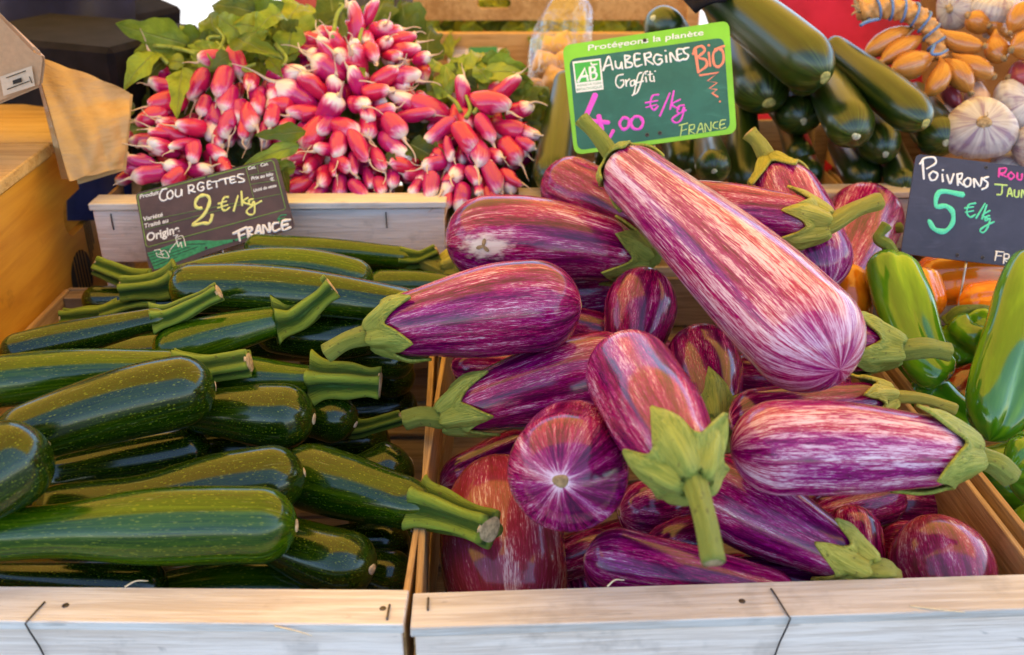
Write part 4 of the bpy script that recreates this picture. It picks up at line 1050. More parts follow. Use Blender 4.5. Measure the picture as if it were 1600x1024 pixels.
CUC = [
 ('K1', 'topmost cucumber slanting down to the right behind the green sign', (1085, -40), (1290, 122), 88, (1.20,), (1.06,), dict(tip=1, cap1=1.3)),
 ('K2', 'cucumber under the topmost one, its yellow tip by the sign corner', (1120, -10), (1202, 162), 82, (1.23,), (1.055,), dict(tip=1, cap1=1.3)),
 ('K3', 'long cucumber pointing down right beside the shallots', (1295, 68), (1447, 194), 66, (1.18,), (1.05,), dict(tip=1, cap1=1.6)),
 ('K4', 'small round cucumber end with a pale dot beneath the topmost', (1225, 60), (1260, 130), 50, (1.25,), (1.09,), dict(tip=2)),
 ('K5', 'cucumber end below the two highest ones, right of the sign', (1195, 120), (1256, 190), 66, (1.22,), (1.075,), dict(tip=2)),
 ('K6', 'cucumber in the middle of the heap with a striped green tip', (1268, 90), (1338, 214), 72, (1.21,), (1.05,), dict(tip=2, cap1=1.3)),
 ('K7', 'cucumber right of the middle one with a pale dotted end', (1318, 110), (1384, 242), 62, (1.22,), (1.06,), dict(tip=2, cap1=1.3)),
 ('K8', 'lowest cucumber resting on the crate rim, tip down', (1310, 215), (1358, 290), 58, (1.14,), (1.035,), dict(tip=1, cap1=1.3)),
 ('K9', 'thin dark cucumber end in the middle of the shadow', (1225, 180), (1252, 250), 44, (1.2,), (1.07,), dict(tip=1)),
 ('K10', 'low cucumber end with a pale dot behind the upright aubergine', (1240, 225), (1264, 278), 46, (1.15,), (1.05,), dict(tip=2)),
 ('K11', 'cucumber end with a pale dot touching the big garlic bulb', (1425, 145), (1478, 224), 64, (1.2,), (1.055,), dict(tip=2)),
 ('K12', 'cucumber hanging straight down just right of the green sign', (1158, 110), (1166, 300), 52, (1.16,), (1.06,), dict(tip=1, cap1=1.3)),
 ('K13', 'dark cucumber end under the right corner of the green sign', (1100, 200), (1116, 268), 52, (1.2,), (1.07,), dict(tip=2)),
 ('K14', 'grey bloomed cucumber standing left of the green sign', (888, 118), (862, 292), 62, (1.16,), (1.035,), dict(tip=1, cap1=1.1)),
 ('K15', 'dark cucumber between the radishes and the grey bloomed one', (846, 190), (852, 304), 50, (1.15,), (1.05,), dict(tip=1, cap1=1.2)),
 ('K16', 'cucumber end showing just above the top of the green sign', (1075, 90), (1020, 28), 62, (1.18,), (1.12,), dict(tip=2)),
 ('K17', 'dark cucumber end in the corner left of the slate sign', (1385, 215), (1414, 296), 50, (1.17,), (1.06,), dict(tip=2)),
 ('K18', 'shaded cucumber behind the lower right half of the green sign', (1040, 120), (1075, 268), 60, (1.22,), (1.09,), dict(tip=2)),
 ('K19', 'shaded cucumber behind the lower left half of the green sign', (960, 120), (960, 268), 60, (1.22,), (1.09,), dict(tip=2)),
]
for k, (key, label, a, b_, W, za, zb, kw) in enumerate(CUC):
    kw = dict(kw); tip = kw.pop('tip')
    courgette(key, label, a, b_, W, za, zb, mat=CUM[k % 3], group='cucumbers in the rear crate', name='cucumber', cat='cucumber', neck=.85, scar_mat='tip_yellow' if tip == 1 else 'tip_pale', scar_r=.22 if tip == 1 else .17, **kw)

# ------------------------------------------------------------------ peppers
def mat_pepper(name, a, c, d):
    b = MB(name); pc = b.pc(); x = b.sep(pc)
    n = b.noise(b.vmul(pc, (1.6, 1.6, 2.4)), 1, 3, .55)
    f = b.noise(b.vmul(pc, (14, 14, 9)), 1, 3, .6)
    col = b.mix(b.step(n, .35, .65), a, c)
    col = b.mix(b.math('MULTIPLY', b.step(n, .56, .74), .5), col, d)
    b.bump(f, .05, .001)
    return b.done(col, .14, .6, .3, .05, sss=.06)
PGRN = mat_pepper('green_pepper_skin', (.038, .15, .004), (.10, .27, .006), (.24, .38, .012))
PORG = mat_pepper('orange_pepper_skin', (.70, .17, .006), (.80, .27, .008), (.82, .36, .015))
PRED = mat_pepper('red_pepper_skin', (.16, .008, .008), (.32, .012, .010), (.40, .03, .012))
def pepper(label, pts, W, mat, D, prof, stem=None, lob=.10, nl=3, seed=0, dent=.05, group='peppers in the right-hand crate'):
    """pts: photo pixels along the axis with depths"""
    C = [at(x, y, D=d) for (x, y), d in zip(pts, D)] if D is not None else [np.array((x, y, z + ZR)) for x, y, z in pts]
    n = 40
    P = curve_pts(C, n); t = np.linspace(0, 1, n)
    R0 = W / 2 * float(np.mean(D)) / FPX if D is not None else W / 2
    L = np.sum(np.linalg.norm(np.diff(P, axis=0), axis=1))
    xs, ys = zip(*prof)
    r = np.interp(t, xs, ys)
    k = np.ones(5) / 5; r = np.convolve(np.pad(r, 2, 'edge'), k, 'valid')
    c0 = min(.3, .7 * R0 / L); c1 = min(.3, .9 * R0 / L)
    e = np.ones(n); m = t < c0; e[m] = np.sqrt(np.clip(1 - ((c0 - t[m]) / c0) ** 2, 0, 1)); m = t > 1 - c1; e[m] *= np.sqrt(np.clip(1 - ((t[m] - 1 + c1) / c1) ** 2, 0, 1))
    rg_ = np.random.default_rng(seed); ph = rg_.uniform(0, 6, 5)
    def fn(t_, th):
        l = np.abs(np.cos(nl * th / 2 + ph[0] + .4 * t_)) ** .8
        return 1 - lob * 1.8 * (1 - l) * (1 if nl else 0) + dent * np.cos(2 * th + ph[1] + 3 * t_) * np.sin(5 * t_ + ph[2]) + dent * .7 * np.sin(11 * t_ + ph[3]) * np.cos(th + ph[4])
    org = P.mean(0); org[2] = P[:, 2].min() - R0
    root = thing('pepper', label, 'pepper', org, group)
    V, F, pc = loft(P - org, R0 * r * np.maximum(e, .01), 40, fn, tt=t)
    obj('body', mesh_from('body', V, F, mat, True, pc), root)
    if stem:
        Dd = depth(P[0])
        S_ = [P[0] + (P[1] - P[0]) * 2] + [at(x, y, D=Dd - .008) for x, y in stem]
        st, SP, SR = ridged_stem(S_, .0058, .0042, org, MT['pep_stem'], 5, .06, 2.2, 1.3, 'stem', 20, seed)
        so = obj('stem', st, root)
        obj('cut_end', disc_mesh('cut_end', SP[-1], SP[-1] - SP[-2], SR[-1] * .85, .0012, MT['cut'], seed), so)
    return root
LONG = ((0, .80), (.12, 1), (.3, .95), (.5, .82), (.75, .78), (1, .62))
BELL = ((0, .75), (.15, 1), (.5, 1), (.8, .92), (1, .75))
pepper('long green pepper bent downwards, left of the slate price sign pin', [(1392, 398), (1402, 455), (1425, 520), (1455, 575), (1478, 600)], 100, PGRN, (.90, .875, .85, .835, .83), LONG, [(1388, 385), (1372, 372), (1385, 352)], .14, 3, 2, .10)
pepper('small crumpled green pepper under the slate sign, stem end up', [(1490, 498), (1515, 530), (1538, 562)], 104, PGRN, (.90, .89, .885), BELL, [(1500, 488), (1530, 484), (1555, 490)], .24, 4, 5, .16)
pepper('tall glossy green pepper at the right picture edge', [(1622, 400), (1600, 480), (1572, 580), (1545, 690)], 118, PGRN, (.86, .83, .80, .775), ((0, .6), (.12, .8), (.35, .95), (.6, 1.0), (.85, .85), (1, .6)), None, .15, 3, 9, .08)
pepper('rounded green pepper low at the right edge', [(1650, 700), (1620, 730), (1575, 745)], 112, PGRN, (.74, .735, .73), BELL, None, .2, 4, 12, .06)
pepper('big orange pepper lying below the slate sign', [(1600, 436), (1540, 432), (1480, 436), (1424, 444)], 96, PORG, (.97, .965, .965, .97), BELL, None, .12, 4, 3, .05)
pepper('bright yellow-orange pepper between the crumpled green and the tall green one', [(1596, 474), (1545, 472), (1496, 474)], 66, PORG, (.93, .925, .925), BELL, None, .10, 3, 4, .04)
pepper('orange pepper next to the back right aubergine', [(1330, 420), (1322, 465), (1345, 510)], 84, PORG, (.93, .915, .90), BELL, None, .10, 3, 6, .04)
pepper('orange pepper behind the long bent green one', [(1425, 420), (1438, 460), (1452, 500)], 78, PORG, (.95, .94, .93), BELL, None, .10, 3, 8, .04)
pepper('dark red pepper deep in the crate beside the tall green one', [(1470, 640), (1520, 610), (1580, 590)], 80, PRED, (.87, .87, .87), BELL, None, .10, 3, 7, .04)
pepper('dark red pepper at the back, half under the slate sign', [(1420, 430), (1445, 450), (1462, 478)], 46, PRED, (.975, .97, .965), BELL, None, .10, 3, 14, .04)
pepper('shaded green pepper beneath the long bent one', [(1420, 600), (1480, 640), (1530, 690)], 84, PGRN, (.86, .85, .84), LONG, None, .09, 3, 16, .05)
pepper('orange pepper with a curled stem at the rear of the pepper crate', [(1380, 400), (1400, 420), (1440, 435)], 50, PORG, (1.0, .995, .99), BELL, [(1372, 388), (1368, 372), (1385, 360), (1408, 356)], .10, 3, 18, .04)

for k, (lb, m_, a, b_) in enumerate((
    ('green pepper at the bottom of the pepper crate, front left corner', PGRN, (.42, .03, -.105), (.50, .05, -.105)), ('red pepper at the bottom of the pepper crate, front middle', PRED, (.54, .04, -.105), (.62, .06, -.105)),
    ('orange pepper at the bottom of the pepper crate, front right', PORG, (.66, .05, -.105), (.72, .12, -.105)), ('green pepper on the crate floor beneath the rounded one', PGRN, (.42, .12, -.10), (.50, .14, -.10)),
    ('red pepper on the crate floor right of the rounded one', PRED, (.55, .13, -.10), (.63, .15, -.10)), ('green pepper low in the crate beneath the tall one', PGRN, (.43, .21, -.10), (.51, .23, -.10)),
    ('orange pepper low in the middle of the pepper crate', PORG, (.56, .22, -.10), (.64, .25, -.10)), ('green pepper low beside the right wall of its crate', PGRN, (.68, .20, -.10), (.70, .29, -.10)),
    ('orange pepper low beneath the crumpled green one', PORG, (.42, .31, -.09), (.50, .33, -.09)), ('red pepper low at the rear of the pepper crate', PRED, (.55, .33, -.09), (.63, .36, -.09)),
    ('green pepper low in the rear left corner of the pepper crate', PGRN, (.42, .40, -.09), (.49, .42, -.09)), ('orange pepper low in the rear right corner of the pepper crate', PORG, (.65, .38, -.09), (.71, .42, -.09)),
    ('green pepper in the second layer under the tall one', PGRN, (.50, .16, -.045), (.58, .20, -.045)), ('orange pepper in the second layer behind the tall one', PORG, (.52, .28, -.035), (.60, .31, -.035)),
    ('green pepper in the second layer at the front', PGRN, (.46, .07, -.048), (.55, .09, -.048)))):
    pepper(lb, [a, tuple((np.array(a) + np.array(b_)) / 2 + (0, 0, .004)), b_], .072, m_, None, BELL, None, .16, 3 + k % 2, 40 + k, .07)

# ------------------------------------------------------------------ shallots and garlic
def mat_bulb(name, a, c, dark, rough=.35):
    b = MB(name); pc = b.pc()
    r = b.rnd()
    f = b.noise(b.vadd(b.vmul(pc, (16, 16, 1.6)), b.node('ShaderNodeCombineXYZ', {0: r, 1: r, 2: r}).outputs[0]), 1, 4, .65)
    n = b.noise(b.vmul(pc, (2, 2, 3)), 1, 3, .5)
    col = b.mix(b.step(f, .22, .78), a, c)
    col = b.mix(b.math('MULTIPLY', b.step(n, .55, .75), .5), col, dark)
    b.bump(f, .04, .0012)
    return b.done(col, rough, .6, .2)
MSH = mat_bulb('shallot_skin', (.32, .10, .012), (.60, .26, .050), (.44, .19, .07), .24)
MSR = mat_bulb('red_shallot_skin', (.24, .02, .03), (.42, .06, .07), (.3, .05, .08))
MSP = mat_bulb('pale_shallot_skin', (.55, .30, .20), (.70, .48, .36), (.5, .3, .28))
def mat_garlic():
    b = MB('garlic_skin'); pc = b.pc(); r = b.rnd()
    off = b.node('ShaderNodeCombineXYZ', {0: r, 1: r, 2: r}).outputs[0]
    f = b.noise(b.vadd(b.vmul(pc, (5, 5, 1.2)), off), 1, 4, .6, .5); n = b.noise(b.vadd(b.vmul(pc, (2.2, 2.2, 4)), off), 1, 3, .6)
    col = b.mix(b.step(f, .3, .7), (.40, .36, .36), (.60, .55, .52))
    col = b.mix(b.math('MULTIPLY', b.math('MULTIPLY', b.step(n, .45, .62), b.step(f, .65, .4)), .75), col, (.20, .10, .20))
    col = b.mix(b.math('MULTIPLY', b.step(b.noise(b.vadd(b.vmul(pc, (14, 14, 9)), off), 1, 3, .6), .60, .70), .5), col, (.34, .24, .15))
    b.bump(b.math('ADD', f, b.noise(b.vmul(pc, (20, 20, 5)), 1, 3, .6)), .25, .0015)
    return b.done(col, .42, .45)
MGA = mat_garlic()
def shallot_mesh(p_root, p_top, W, org, seed, mat):
    P0, P1 = np.asarray(p_root), np.asarray(p_top)
    t = (1 - np.cos(np.linspace(0, math.pi, 26))) / 2
    rg_ = np.random.default_rng(seed)
    P = P0 + (P1 - P0) * t[:, None] + np.outer(4 * t * (1 - t), rg_.normal(0, .003, 3))
    r = np.interp(t, [0, .04, .12, .28, .5, .7, .85, .95, 1], [.10, .30, .66, .95, 1, .72, .36, .18, .10])
    ph = rg_.uniform(0, 6, 2)
    fn = lambda t_, th: 1 + .05 * np.cos(2 * th + ph[0]) + .02 * np.cos(3 * th + ph[1])
    V, F, pc = loft(P - org, W / 2 * r, 24, fn, tt=t)
    return mesh_from('shallot', V, F, mat, True, pc)
def root_tuft(parent, c, d, r, org, seed):
    V, F = [], []
    o_ = obj('root_tuft', disc_mesh('root_tuft', np.asarray(c) - org, d, r, .003, MT['scar'], seed, 10), parent)
    return o_
SD = 1.10
sb = at(1460, 90, D=SD)
br = thing('shallot_braid', 'braid of golden shallots tied with blue string above the garlic', 'shallots', sb)
SH = [((1350, 86), (1432, 42), 40, SD + .015, MSH), ((1376, 98), (1446, 56), 38, SD + .004, MSH), ((1392, 112), (1462, 84), 48, SD - .008, MSH), ((1444, 150), (1468, 90), 38, SD - .012, MSH), ((1517, 146), (1476, 93), 42, SD - .012, MSH),
      ((1553, 120), (1488, 84), 42, SD - .006, MSH), ((1538, 72), (1458, 42), 40, SD - .002, MSH), ((1500, 168), (1468, 122), 32, SD + .006, MSR), ((1535, 172), (1528, 118), 42, SD + .002, MSP), ((1569, 92), (1556, 46), 42, SD + .006, MSH), ((1512, 24), (1560, 40), 40, SD + .03, MSH), ((1545, 40), (1580, 60), 36, SD + .028, MSH), ((1470, 172), (1500, 185), 26, SD + .012, MSP)]
for k, (a, b_, W, D_, m_) in enumerate(SH):
    A_, B_ = at(*a, D=D_ - .004), at(*b_, D=D_ + .012)
    o_ = obj('shallot', shallot_mesh(A_, B_, 0.88 * W * D_ / FPX, sb, k, m_), br)
    root_tuft(o_, A_, A_ - B_, W * D_ / FPX * .13, sb, k)
bp = [at(x, y, D=SD + .012) for x, y in ((1344, 18), (1372, 12), (1402, 14), (1430, 24), (1450, 42), (1462, 66), (1470, 92))]
BP = curve_pts(bp, 90); tb_ = np.linspace(0, 1, 90)
fnb = lambda t_, th: 1 + .16 * np.cos(3 * th + 46 * t_) + .08 * np.cos(5 * th - 80 * t_)
V, F, pc = loft(BP - sb, .0125 * (1 - .35 * tb_), 20, fnb, tt=tb_)
obj('braid_stem', mesh_from('braid_stem', V, F, mat_bulb('dry_braid', (.48, .20, .05), (.70, .38, .13), (.35, .18, .07), .7), True, pc), br)
_, T_, N_, B_ = frames(BP)
u = np.linspace(.04, .9, 260); hel = []
for q in u:
    i = q * 89; i0 = int(i); f = i - i0
    c = BP[i0] * (1 - f) + BP[min(i0 + 1, 89)] * f
    a = q * 2 * math.pi * 8.5
    hel.append(c + .0142 * (1 - .33 * q) * (math.cos(a) * N_[i0] + math.sin(a) * B_[i0]))
hel = np.array(hel)
blue = plain('blue_string', (.12, .22, .46), .6, .3, .25, 700)
V, F, pc = loft(hel - sb, np.full(len(hel), .0015), 7)
obj('string', mesh_from('string', V, F, blue, True, pc), br)
for q in range(7):
    e = at(1338 + random.uniform(-8, 4), 8 + 5 * q - 14, D=SD + .012)
    tube('dry_strand', [bp[0], (bp[0] + e) / 2 + np.array((0, 0, .002)), e], .0022, MT['cut'], br, 6, 8, sb, .001)
tube('string_end', [at(1372, 30, D=SD), at(1355, 34, D=SD - .01), at(1344, 40, D=SD - .012)], .002, blue, br, 7, 10, sb)
tube('string_end', [at(1460, 70, D=SD - .02), at(1456, 84, D=SD - .022), at(1470, 84, D=SD - .02), at(1480, 78, D=SD - .01)], .0018, blue, br, 7, 14, sb)
for label, a, b_, W, D_, m_ in (('shallot at the top right picture edge, upright', (1578, 52), (1608, 6), 38, SD, MSH), ('shallot at the right picture edge beside the braid', (1580, 78), (1625, 62), 46, SD - .012, MSH), ('dark brown shallot at the right edge above the garlic', (1575, 122), (1625, 108), 46, SD + .01, MSR)):
    A_, B_ = at(*a, D=D_), at(*b_, D=D_ + .01)
    org = (A_ + B_) / 2; org[2] -= .015
    r_ = thing('shallot', label, 'shallot', org, 'loose shallots')
    obj('bulb', shallot_mesh(A_, B_, W * D_ / FPX, org, int(W + D_ * 100), m_), r_)
    root_tuft(r_, A_, A_ - B_, W * D_ / FPX * .13, org, 3)
def garlic(label, c, d, W, D_, seed, ncl=7):
    """bulb with its root plate turned along d (camera right, up, towards viewer)"""
    ctr = at(*c, D=D_); R = W / 2 * D_ / FPX
    ax = CR * d[0] + CU * d[1] - CF * d[2]; ax = ax / np.linalg.norm(ax)
    t = (1 - np.cos(np.linspace(0, math.pi, 34))) / 2
    P = ctr + np.outer(.72 - 1.75 * t, ax) * R
    r = np.interp(t, [0, .03, .10, .22, .40, .55, .70, .82, .92, 1], [.16, .34, .70, .94, 1, .88, .58, .30, .18, .15])
    rg_ = np.random.default_rng(seed); am = rg_.uniform(.6, 1.3, ncl); ph = rg_.uniform(0, 6)
    def fn(t_, th):
        q = ((th + .35 * np.sin(th + ph) + .2 * np.sin(2 * th)) / (2 * math.pi) * ncl) % ncl; k = q.astype(int) % ncl
        return 1 - .045 * am[k] * np.abs((q - np.floor(q)) * 2 - 1) ** 7 * float(sstep(.12, .5, t_)) * 1.6 + .06 * np.cos(2 * th + ph) + .05 * np.cos(3 * th + 2 * ph)
    org = ctr.copy(); org[2] -= R
    root = thing('garlic_bulb', label, 'garlic', org, 'garlic bulbs')
    V, F, pc = loft(P - org, R * r, 72, fn, tt=t)
    obj('bulb', mesh_from('bulb', V, F, MGA, True, pc), root)
    obj('root_plate', disc_mesh('root_plate', P[0] - org - ax * R * .03, ax, R * .20, .003, MT['cut'], seed, 20), root)
    for k in range(14):
        a = rg_.uniform(0, 6.28); q = R * .24 * math.sqrt(rg_.random())
        n1 = np.cross(ax, (0, 0, 1.0)); n1 /= np.linalg.norm(n1); n2 = np.cross(ax, n1)
        b0 = P[0] - org + (math.cos(a) * n1 + math.sin(a) * n2) * q
        if k < 6: tube('rootlet', [b0, b0 + ax * .003 + n1 * rg_.uniform(-.003, .003), b0 + ax * .005 + n2 * rg_.uniform(-.005, .005)], .0006, MT['cut'], root, 5, 5, (0, 0, 0), .0003)
garlic('large garlic bulb with root plate facing the viewer above the slate sign', (1530, 204), (-.25, .15, .95), 106, 1.06, 1, 8)
garlic('garlic bulb at the right edge above the large one', (1582, 166), (.5, .2, .7), 78, 1.10, 2)
garlic('garlic bulb half cut off by the right edge beside the large one', (1606, 226), (.8, -.2, .5), 66, 1.05, 3)
garlic('garlic bulb at the top edge left of the other top one', (1494, 14), (-.7, -.2, .6), 64, 1.16, 4)
garlic('garlic bulb at the top edge with many ridged cloves', (1556, 18), (.1, .8, .5), 80, 1.14, 5)
garlic('garlic bulb in the very top right corner', (1612, -2), (.5, .6, .5), 60, 1.17, 6)
garlic('garlic bulb buried below the large one behind the slate sign', (1580, 262), (.2, .6, .7), 70, 1.08, 7)
# ------------------------------------------------------------------ bag, machine, cloths and rear crates
def sheet(name, corners, nu, nv, disp, mat, org, thick=0.0):
    """bilinear patch over four corners (TL, TR, BR, BL) with a displacement function along its normal"""
    TL, TR, BR, BL = [np.asarray(c, float) for c in corners]
    nrm = np.cross(TR - TL, BL - TL); nrm = -nrm / np.linalg.norm(nrm)
    if nrm @ CF > 0: nrm = -nrm
    V, F, pc = [], [], []
    for j in range(nv + 1):
        for i in range(nu + 1):
            u, v = i / nu, j / nv
            V.append((TL * (1 - u) + TR * u) * (1 - v) + (BL * (1 - u) + BR * u) * v + nrm * disp(u, v) - org)
            pc.append((u, v, 0))
    for j in range(nv):
        for i in range(nu):
            a = j * (nu + 1) + i; F.append((a, a + nu + 1, a + nu + 2, a + 1))
    o_ = mesh_from(name, V, F, mat, True, pc)
    return o_
def mat_kraft():
    b = MB('kraft_paper'); v = b.objv()
    n = b.noise(v, 22, 4, .6); f = b.noise(b.vmul(v, (60, 60, 300)), 1, 3, .6)
    cr_ = b.noise(b.vmul(v, (9, 9, 26)), 1, 4, .65, 1.5)
    col = b.mix(b.step(n, .3, .7), (.44, .25, .085), (.55, .33, .13))
    col = b.mix(b.math('MULTIPLY', b.step(f, .45, .75), .25), col, (.36, .18, .05))
    b.bump(cr_, .5, .008)
    return b.done(col, .42, .35)
kraft = mat_kraft()
bd = 1.0
o0 = at(150, 200, D=bd)
bagr = thing('paper_bag', 'crumpled brown kraft paper bag leaning beside the radishes', 'paper bag', (o0[0], o0[1], ZR + .02))
org = np.array(bagr.location)
fr = [at(52, 88, D=bd - .01), at(204, 146, D=bd + .03), at(192, 264, D=bd + .02), at(108, 284, D=bd - .02)]
def bump_bag(u, v): return .004 * abs(math.sin(5 * v + 3 * u)) * u + .003 * abs(math.sin(9 * (u - .4 * v))) + .006 * math.sin(u * math.pi) * math.sin(v * math.pi) + .0035 * math.sin(7 * v + 4 * u) * u + .002 * math.sin(15 * u * v + 3)
o_ = obj('front_panel', sheet('front_panel', fr, 24, 24, bump_bag, kraft, org), bagr)
dv = CF * .02
o_ = obj('gusset', sheet('gusset', [at(48, 84, D=bd + .012), fr[0], fr[3], at(96, 280, D=bd + .006)], 4, 20, lambda u, v: -.004 * math.sin(u * math.pi), kraft, org), bagr)
o_ = obj('back_panel', sheet('back_panel', [fr[0] + dv, fr[1] + dv * .3, fr[2] + dv * .4, fr[3] + dv], 8, 8, lambda u, v: .0, kraft, org), bagr)

# weighing machine with a rating plate
def prism(name, pts, y0, dep, mat, org, D=None):
    F0 = [at(x, y, y=y0) for x, y in pts]
    bm = bmesh.new()
    a = [bm.verts.new((p - org).tolist()) for p in F0]; b_ = [bm.verts.new((p - org + dep * np.array((-.50, .86, 0))).tolist()) for p in F0]
    n = len(a)
    bm.faces.new(a); bm.faces.new(b_[::-1])
    for i in range(n): bm.faces.new((a[i], b_[i], b_[(i + 1) % n], a[(i + 1) % n]))
    bmesh.ops.recalc_face_normals(bm, faces=bm.faces)
    bmesh.ops.bevel(bm, geom=list(bm.edges), offset=.003, segments=2, affect='EDGES')
    me = bpy.data.meshes.new(name); bm.to_mesh(me); bm.free(); me.materials.append(mat)
    for p in me.polygons: p.use_smooth = False
    return me
beige = plain('beige_plastic', (.42, .26, .15), .5, .35, .06, 200)
mo = at(0, 160, y=.40)
mach = thing('weighing_machine', 'beige plastic machine housing with a small printed plate, top left', 'machine', mo)
obj('housing', prism('housing', [(-160, -60), (-70, -52), (0, 20), (56, 78), (70, 84), (72, 96), (67, 136), (0, 164), (-160, 226)], .42, .16, beige, mo), mach)
plate_m = plain('rating_plate', (.55, .43, .32), .4, .4, .05, 300)
pl = [at(x, y, y=.418) for x, y in ((0, 120), (50, 103), (55, 134), (6, 150))]
obj('rating_plate', sheet('rating_plate', pl, 2, 2, lambda u, v: .0006, plate_m, mo), mach)
pk = [at(x, y, y=.4165) for x, y in ((20, 126), (34, 121), (35, 128), (21, 132))]
obj('plate_print', sheet('plate_print', pk, 1, 1, lambda u, v: .0008, ink, mo), mach)
for (x0, y0, x1, y1) in ((10, 122, 40, 111), (11, 140, 46, 127), (46, 120, 50, 130)):
    tube('plate_print', [at(x0, y0, y=.4165), at(x1, y1, y=.4165)], .0004, ink, mach, 5, 3, mo)

# dark cloths behind
navy = mat_cloth('navy_cloth', (.006, .007, .028), (.012, .014, .05))
def folded(name, part, label, cat, corners, folds, mat, dep=.05, seed=0, thick=.04):
    o_c = np.mean(corners, 0); o_c[2] = min(c[2] for c in corners)
    r_ = thing(name, label, cat, o_c)
    rg_ = np.random.default_rng(seed); ph = rg_.uniform(0, 6, 4)
    f = lambda u, v: dep * (math.sin(folds * math.pi * u + ph[0] + .8 * v) * .5 + .3 * math.sin(2.3 * folds * u + ph[1]) + .25 * math.sin(4 * v + ph[2] + 3 * u)) * (.5 + .5 * v)
    me = sheet(part, corners, 40, 24, f, mat, o_c)
    q = obj(part, me, r_)
    m_ = q.modifiers.new('thick', 'SOLIDIFY'); m_.thickness = thick; m_.offset = -1
    return r_
folded('navy_apron', 'cloth', 'dark navy cloth hanging behind the paper bag, top left', 'cloth', [at(-260, -170, D=1.34), at(208, -140, D=1.34), at(214, 95, D=1.30), at(-230, 130, D=1.30)], 6, navy, .04, 1, .06)
blk = plain('black_plastic', (.010, .008, .012), .8, .12, .3, 40)
def box_px(name, label, cat, c, D_, sx, sy, sz, rot, mat, bev=.006, part='shell'):
    P = at(*c, D=D_)
    r_ = thing(name, label, cat, (P[0], P[1], P[2] - sz / 2), None, rot)
    obj(part, box_mesh(part, sx, sy, sz, mat, bev), r_, (0, 0, sz / 2))
    return r_
box_px('plastic_crate', 'black plastic crate below the navy cloth behind the paper bag', 'crate', (140, 150), 1.22, .24, .16, .16, (0, 0, rad(-24)), blk)
obj('sticker', box_mesh('sticker', .008, .001, .004, plain('grey_sticker', (.4, .36, .36), .5), .0002), bpy.data.objects['plastic_crate'], (.03, -.0805, .055))
box_px('plastic_crate', 'dark plastic crate corner left of the radish leaves', 'crate', (196, 70), 1.42, .07, .12, .12, (0, rad(14), rad(-30)), blk)
bcl = mat_cloth('blue_cloth', (.018, .025, .09), (.03, .04, .14))
folded('blue_bag', 'cloth', 'blue cloth bag seen below the paper bag', 'bag', [at(105, 262, D=1.09), at(205, 255, D=1.09), at(205, 345, D=1.10), at(105, 345, D=1.10)], 3, bcl, .012, 4, .02)
# far cloths between radishes and rear crate
gcl = mat_cloth('grey_blue_cloth', (.06, .065, .09), (.13, .13, .16))
folded('grey_sack', 'cloth', 'grey-blue cloth sack behind the highest radishes', 'sack', [at(572, -60, D=1.75), at(648, -60, D=1.75), at(648, 90, D=1.72), at(572, 90, D=1.72)], 4, gcl, .03, 6, .1)
pink = mat_cloth('dull_pink_cloth', (.30, .055, .085), (.42, .10, .13))
folded('pink_cloth', 'cloth', 'dull pink cloth behind the radish leaves at the top', 'cloth', [at(440, -60, D=1.85), at(590, -60, D=1.85), at(590, 90, D=1.8), at(440, 90, D=1.8)], 3, pink, .03, 8, .05)
red = mat_cloth('crimson_cloth', (.34, .010, .045), (.46, .018, .07))
folded('crimson_cloth', 'cloth', 'crimson cloth hanging behind the cucumbers and shallots', 'cloth', [at(1150, -90, D=1.42), at(1520, -90, D=1.42), at(1520, 330, D=1.36), at(1150, 330, D=1.36)], 5, red, .02, 9, .02)
brn = mat_cloth('brown_sackcloth', (.12, .05, .018), (.22, .10, .035))
folded('brown_sackcloth', 'cloth', 'brown sackcloth behind the shallot braid and top garlic', 'cloth', [at(1440, -90, D=1.30), at(1720, -90, D=1.30), at(1720, 330, D=1.24), at(1440, 330, D=1.24)], 4, brn, .015, 10, .02)
stp = thing('black_strap', 'black plastic strap at the top edge above the cucumbers', 'strap', at(1090, 0, D=1.10))
sp0 = np.array(stp.location)
o_ = obj('band', sheet('band', [at(1040, -30, D=1.12), at(1150, -30, D=1.08), at(1135, 2, D=1.07), at(1085, 20, D=1.08)], 12, 6, lambda u, v: .006 * math.sin(u * 3), blk, sp0), stp)
m_ = o_.modifiers.new('thick', 'SOLIDIFY'); m_.thickness = .003

# rear pine crate of salad
rc0 = at(640, 175, D=1.52)
rcr = thing('pine_crate', 'orange pine crate with hand slot holding green salad at the back', 'crate', rc0)
def px_board(part, x0, x1, y0, y1, D_, mat, slot=None, th=.012):
    A_ = at(x0, y1, D=D_); B_ = at(x1, y1, D=D_); h = (y1 - y0) * D_ / FPX / math.cos(PITCH) * .97
    L = float(np.linalg.norm(B_ - A_)); 
    if slot:
        cx_, cy_, hl, hh = slot
        me = holed_panel(part, L, h, ((cx_ - x0) / (x1 - x0) * L, (y1 - cy_) / (y1 - y0) * h, hl, hh), th, mat)
        o_ = obj(part, me, rcr, A_ - rc0, (0, 0, -math.pi / 2 - YAW + math.pi)); 
        o_.rotation_euler = (0, 0, -math.pi / 2 + math.atan2(B_[1] - A_[1], B_[0] - A_[0]))
        return o_
    return obj(part, box_mesh(part, L, th, h, mat, .001, .0008), rcr, (A_ + B_) / 2 - rc0 + np.array((0, th / 2, h / 2)), (0, 0, math.atan2(B_[1] - A_[1], B_[0] - A_[0])))
px_board('slat', 656, 1080, -75, 32, 1.52, MT['backwood'], (772, 9, .026, .0075))
px_board('slat', 652, 1080, 58, 112, 1.50, MT['backwood'])
px_board('slat', 650, 1080, 130, 190, 1.485, MT['backwood'])
for x in (662, 1070): px_board('corner_post', x - 8, x + 8, -75, 190, 1.545, MT['backwood'])
